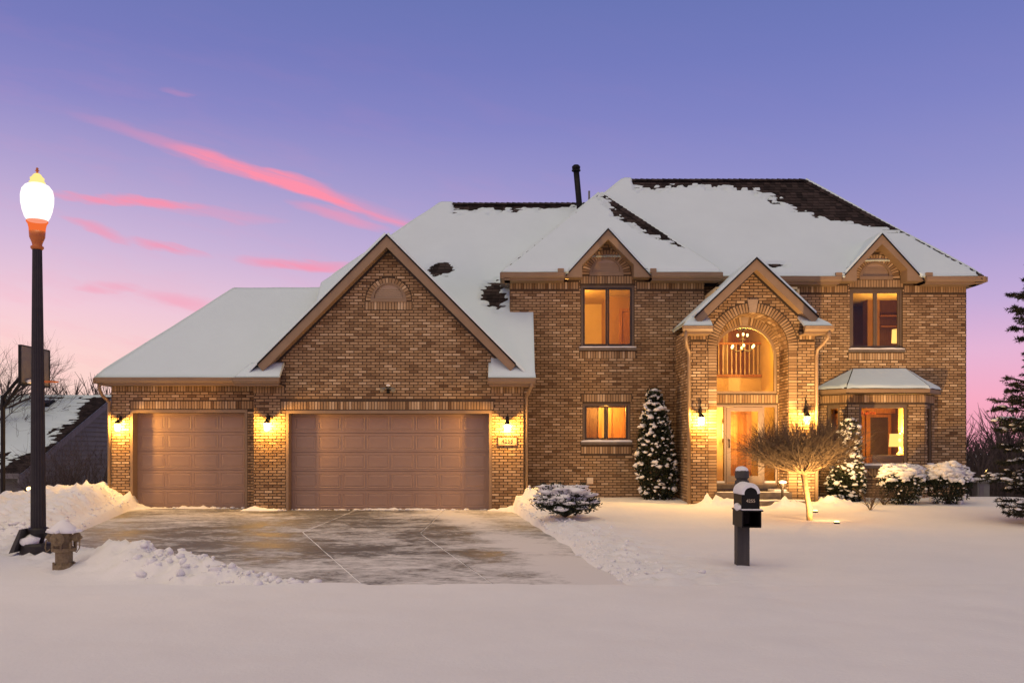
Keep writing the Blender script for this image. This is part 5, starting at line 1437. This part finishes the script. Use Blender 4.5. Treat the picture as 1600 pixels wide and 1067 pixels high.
def leaf_cloud(mb, f_surface, count, size, rg, inward=.35):
    for _ in range(count):
        p, nrm = f_surface(rg); p = p - nrm * rg.random() ** 1.6 * inward
        t = (nrm + rvec(rg) * .9 + Vector((0, 0, .35))).normalized(); s_ = t.cross(rvec(rg)).normalized()
        L = size * rg.uniform(.6, 1.3); W_ = L * .32
        mb.face([p - s_ * W_ * .3, p + t * L * .5 - s_ * W_, p + t * L, p + t * L * .5 + s_ * W_])
def snow_clumps(mb, f_surface, count, size, rg, bias=None, flat=False):
    for _ in range(count * 4):
        if count <= 0: break
        p, nrm = f_surface(rg)
        if bias and rg.random() > bias(p, nrm): continue
        s_ = size * (.35 + 1.3 * rg.random() ** 2.2); top = flat and nrm.z > .45
        if top: s_ *= 1.6
        mb.blob(p + nrm * s_ * (-.05 if top else .05) + Vector((0, 0, s_ * .12)), s_ * rg.uniform(.7, 1.5), s_ * rg.uniform(.7, 1.2), s_ * (rg.uniform(.30, .5) if top else rg.uniform(.45, .9)), .5, rg, low=not top); count -= 1
def arborvitae(x, y, h, prof, label, seed, lean=0.0, leaves=5200, clumps=250, facing=None):
    rg = random.Random(seed); z0 = ground_z(x, y) - .05
    e = empty('arborvitae', (x, y, z0), label, 'evergreen')
    def surf(r_):
        t = r_.random() ** .85; a = r_.uniform(0, 6.28); rr_ = interp(prof, t) * (1 + .22 * fbm(math.cos(a) * 1.4, math.sin(a) * 1.4, t * 5 + seed, 3))
        return Vector((x + lean * t + rr_ * math.cos(a), y + rr_ * math.sin(a) * .9, z0 + t * h)), Vector((math.cos(a), math.sin(a), .25)).normalized()
    m = MB(); m.tube([(x, y, z0 - .1), (x + lean * .5, y, z0 + h * .5), (x + lean * .95, y, z0 + h * .93)], [.05, .035, .008], 6); m.build('trunk', M_bark, e)
    m = MB(); leaf_cloud(m, surf, leaves, .085, rg, .3); m.build('foliage', M_leaf, e, kind='stuff')
    m = MB(); snow_clumps(m, surf, clumps, .052, rg); m.build('snow', M_snow, e, smooth=True, kind='stuff')
arborvitae(3.60, 22.15, 2.75, [(0, .30), (.1, .42), (.35, .50), (.6, .38), (.85, .22), (.95, .13), (1, .03)], 'tall narrow snow-flecked evergreen left of the entry', 3, -.08, 7500, 460)
arborvitae(8.10, 21.75, 2.02, [(0, .38), (.15, .44), (.4, .36), (.7, .25), (.9, .17), (1, .04)], 'snowy narrow evergreen glowing orange beside the bay window', 14, .10, 6500, 560)
def boxwood(x, y, r_, h, label, seed):
    rg = random.Random(seed); z0 = ground_z(x, y) - .03
    e = empty('boxwood', (x, y, z0), label, 'shrub', 'clipped shrubs under the bay window')
    def surf(q):
        v = rvec(q); v.z = abs(v.z) if q.random() < .55 else v.z
        k = 1 + .20 * noise.noise(v * 2.3 + Vector((seed, 0, 0)))
        return Vector((x + v.x * r_ * k, y + v.y * r_ * .85 * k, z0 + h * .48 + v.z * h * .5 * k)), v
    m = MB(); 
    for k in range(9):
        a = rg.uniform(0, 6.28); m.tube([(x, y, z0 - .05), (x + math.cos(a) * r_ * .4, y + math.sin(a) * r_ * .4, z0 + h * .45)], [.02, .01], 5)
    m.build('stems', M_bark, e)
    m = MB(); leaf_cloud(m, surf, 5600, .055, rg, .22); m.build('foliage', M_leaf, e, kind='stuff')
    m = MB(); snow_clumps(m, surf, 400, .058, rg, lambda p, n_: 1.0 if n_.z > .55 else (.7 if n_.z > .25 else .12), True); m.build('snow', M_snow, e, smooth=True, kind='stuff')
boxwood(9.10, 20.9, .49, .96, 'snow-topped round shrub under the bay window, the left of two', 31)
boxwood(10.20, 20.95, .48, .95, 'snow-topped round shrub by the house corner, the right of two', 32)
# low juniper beside the driveway
rg = random.Random(44); JX, JY = 1.0, 16.9; jz = ground_z(JX, JY)
ju = empty('juniper_bush', (JX, JY, jz), 'low spreading juniper loaded with snow at the driveway edge', 'shrub')
m = MB(); lf = MB(); sn_ = MB()
for k in range(62):
    a = 2 * math.pi * rg.random(); tier = rg.random(); ca, sa = math.cos(a), math.sin(a)
    R_ = rg.uniform(.45, .74) * (1.02 - .45 * tier); e_ = Vector((JX + ca * R_, JY + sa * R_ * .85, jz + .16 + .42 * tier + .05 * rg.random())); s_ = Vector((JX, JY, jz + .05)); md = lerp(s_, e_, .55) + Vector((0, 0, .06))
    m.tube([s_, md, e_], [.014, .009, .004], 4, cap=False)
    for j in range(75):
        f = rg.uniform(.3, 1.05); p = lerp(md, e_, (f - .55) / .45) if f > .55 else lerp(s_, md, f / .55); p = p + rvec(rg) * .07
        t = (Vector((ca * .7, sa * .7, .5)) + rvec(rg) * .6).normalized(); w2 = t.cross(rvec(rg)).normalized() * .014; L = rg.uniform(.05, .10); lf.face([p - w2 * .4, p + t * L * .5 - w2, p + t * L, p + t * L * .5 + w2])
    for j in range(4):
        f = rg.uniform(.55, 1.0); p = lerp(md, e_, (f - .55) / .45) + Vector((0, 0, .045)); s2 = rg.uniform(.05, .095) * (1.1 if tier > .5 else .8)
        if sa < 0 and tier < .35 and rg.random() < .6: continue
        sn_.blob(p, s2 * 1.6, s2 * 1.2, s2 * .45, .45, rg)
m.build('stems', M_bark, ju); lf.build('foliage', M_leaf, ju, kind='stuff'); sn_.build('snow', M_snow, ju, smooth=True, kind='stuff')
# small dry shrubs by the bay
for (x, y, h), lb in zip([(7.72, 19.3, .62), (8.55, 20.6, .5)], ['small dry twiggy shrub in the snow right of the umbrella tree', 'reddish dry shrub between the evergreen and the round shrubs']):
    z0 = ground_z(x, y); e = empty('dry_shrub', (x, y, z0), lb, 'shrub'); m = MB()
    for k in range(26):
        a = rg.uniform(0, 6.28); branch(m, Vector((x, y, z0 - .03)), Vector((math.cos(a) * .55, math.sin(a) * .45, 1)), h * rg.uniform(.5, .9), .006, 1, rg, .04, .6, 3, 4, .5)
    m.build('stems', M_twig, e)
# snow-capped path ornament by the steps
ox, oy = 6.05, 20.05; oz = ground_z(ox, oy)
og = empty('garden_ornament', (ox, oy, oz), 'small dark ball-topped ornament wearing snow beside the steps', 'ornament')
m = MB(); m.lathe((ox, oy, oz - .1), [(.03, 0), (.03, .28), (.05, .30), (.02, .32), (.075, .37), (.08, .40), (.06, .44)], 12); m.build('post', M_frame_dark, og, smooth=True)
m = MB(); m.blob((ox, oy, oz + .35), .085, .085, .05, .1); m.build('snow', M_snow, og, smooth=True)
# spruce at the right edge
rg = random.Random(77); SX, SY = 10.15, 16.4; sz0 = ground_z(SX, SY)
sp = empty('spruce_tree', (SX, SY, sz0), 'dark spruce with snowy lower boughs cut by the right edge', 'tree')
m = MB(); m.tube([(SX, SY, sz0 - .2), (SX, SY, 3.5), (SX, SY, 8.5)], [.17, .12, .02], 9); m.build('trunk', M_bark, sp, smooth=True)
bm_ = MB(); nd = MB(); ss_ = MB()
z = .35
while z < 8.2:
    nbr = 9
    for k in range(nbr):
        a = 2 * math.pi * (k + rg.random() * .7) / nbr + z * 1.9; ca, sa = math.cos(a), math.sin(a)
        L = interp([(.3, 1.12), (1.2, 1.30), (2.2, 1.26), (2.75, 1.1), (2.95, .70), (3.35, .66), (3.6, 1.0), (4.3, .98), (4.6, .62), (8.2, .1)], z) * rg.uniform(.8, 1.06)
        rise = .12 if z > 3.4 else -.06
        s_ = Vector((SX, SY, z)); e_ = s_ + Vector((ca * L, sa * L, L * (rise + rg.uniform(-.12, .18)))); md = lerp(s_, e_, .55) + Vector((0, 0, -.05 * L))
        bm_.tube([s_, md, e_], [.022, .014, .005], 4, cap=False)
        for j in range(22):
            f = rg.uniform(.18, 1.0); p = lerp(md, e_, (f - .55) / .45) if f > .55 else lerp(s_, md, f / .55)
            sd = Vector((-sa, ca, 0)) * (1 if j % 2 else -1); d = (Vector((ca, sa, 0)) * .8 + sd * .8 * (1 if j < 20 else 0) + Vector((0, 0, rg.uniform(-.25, .3)))).normalized(); tl = L * .30 * (1.15 - .6 * f)
            q2 = p + d * tl; bm_.tube([p, q2], [.006, .003], 3, cap=False)
            for i in range(34):
                g_ = rg.random(); o = lerp(p, q2, g_); t = (d * .8 + rvec(rg)).normalized(); w2 = t.cross(rvec(rg)).normalized() * .009; ln = rg.uniform(.05, .085)
                nd.face([o - w2, o + w2, o + t * ln])
            if z < 2.3 and rg.random() < .40 and f > .45:
                s2 = rg.uniform(.025, .055); ss_.blob(lerp(p, q2, .55) + Vector((0, 0, .022)), s2 * 1.6, s2 * 1.1, s2 * .55, .25, rg, low=True)
    z += .26
bm_.build('branches', M_bark, sp); nd.build('needles', M_needle, sp, kind='stuff'); ss_.build('snow', M_snow, sp, smooth=True, kind='stuff')
# utility cabinet past the right corner
uc = empty('utility_cabinet', (12.6, 24.0, -.1), 'grey utility cabinet with a wide snow-covered top past the house corner', 'cabinet')
m = MB(); m.box(12.42, 12.74, 23.9, 24.2, -.4, .58); m.build('body', M_cabinet, uc)
m = MB(); m.box(12.46, 12.58, 23.885, 23.9, .2, .5); m.build('meter_panel', M_trimgrey, uc)
m = MB(); m.box(12.22, 13.35, 23.8, 24.3, .58, .62); m.build('top', M_cabinet, uc)
m = MB(); m.blob((12.78, 24.05, .64), .60, .26, .06, .06); m.blob((12.80, 24.05, .72), .10, .1, .05, .1); m.build('snow', M_snow, uc, smooth=True)
gl = empty('distant_lantern', (21.2, 40, -.5), 'tiny yellow lantern glowing in the thicket at right', 'lantern')
m = MB(); m.tube([(21.2, 40, -2.5), (21.2, 40, .2)], .04, 6); m.build('post', M_black, gl); m = MB(); m.blob((21.2, 40, .38), .10, .10, .13, 0); m.build('lamp', M_tealight, gl)
for (x, y), lb in zip([(-11.55, 20.6), (-11.05, 20.5), (-10.9, 20.6)], ['small yellow path light low in the snow by the hoop pole', 'small yellow path light just left of the street lamp post', 'small yellow path light half hidden by the lamp post']):
    z0 = ground_z(x, y); e = empty('path_light', (x, y, z0), lb, 'garden light', 'path lights in the left bank')
    m = MB(); m.tube([(x, y, z0 - .1), (x, y, z0 + .06)], .012, 5); m.build('stake', M_black, e); m = MB(); m.blob((x, y, z0 + .07), .05, .04, .05, .15); m.build('lamp', M_tealight, e, smooth=True)
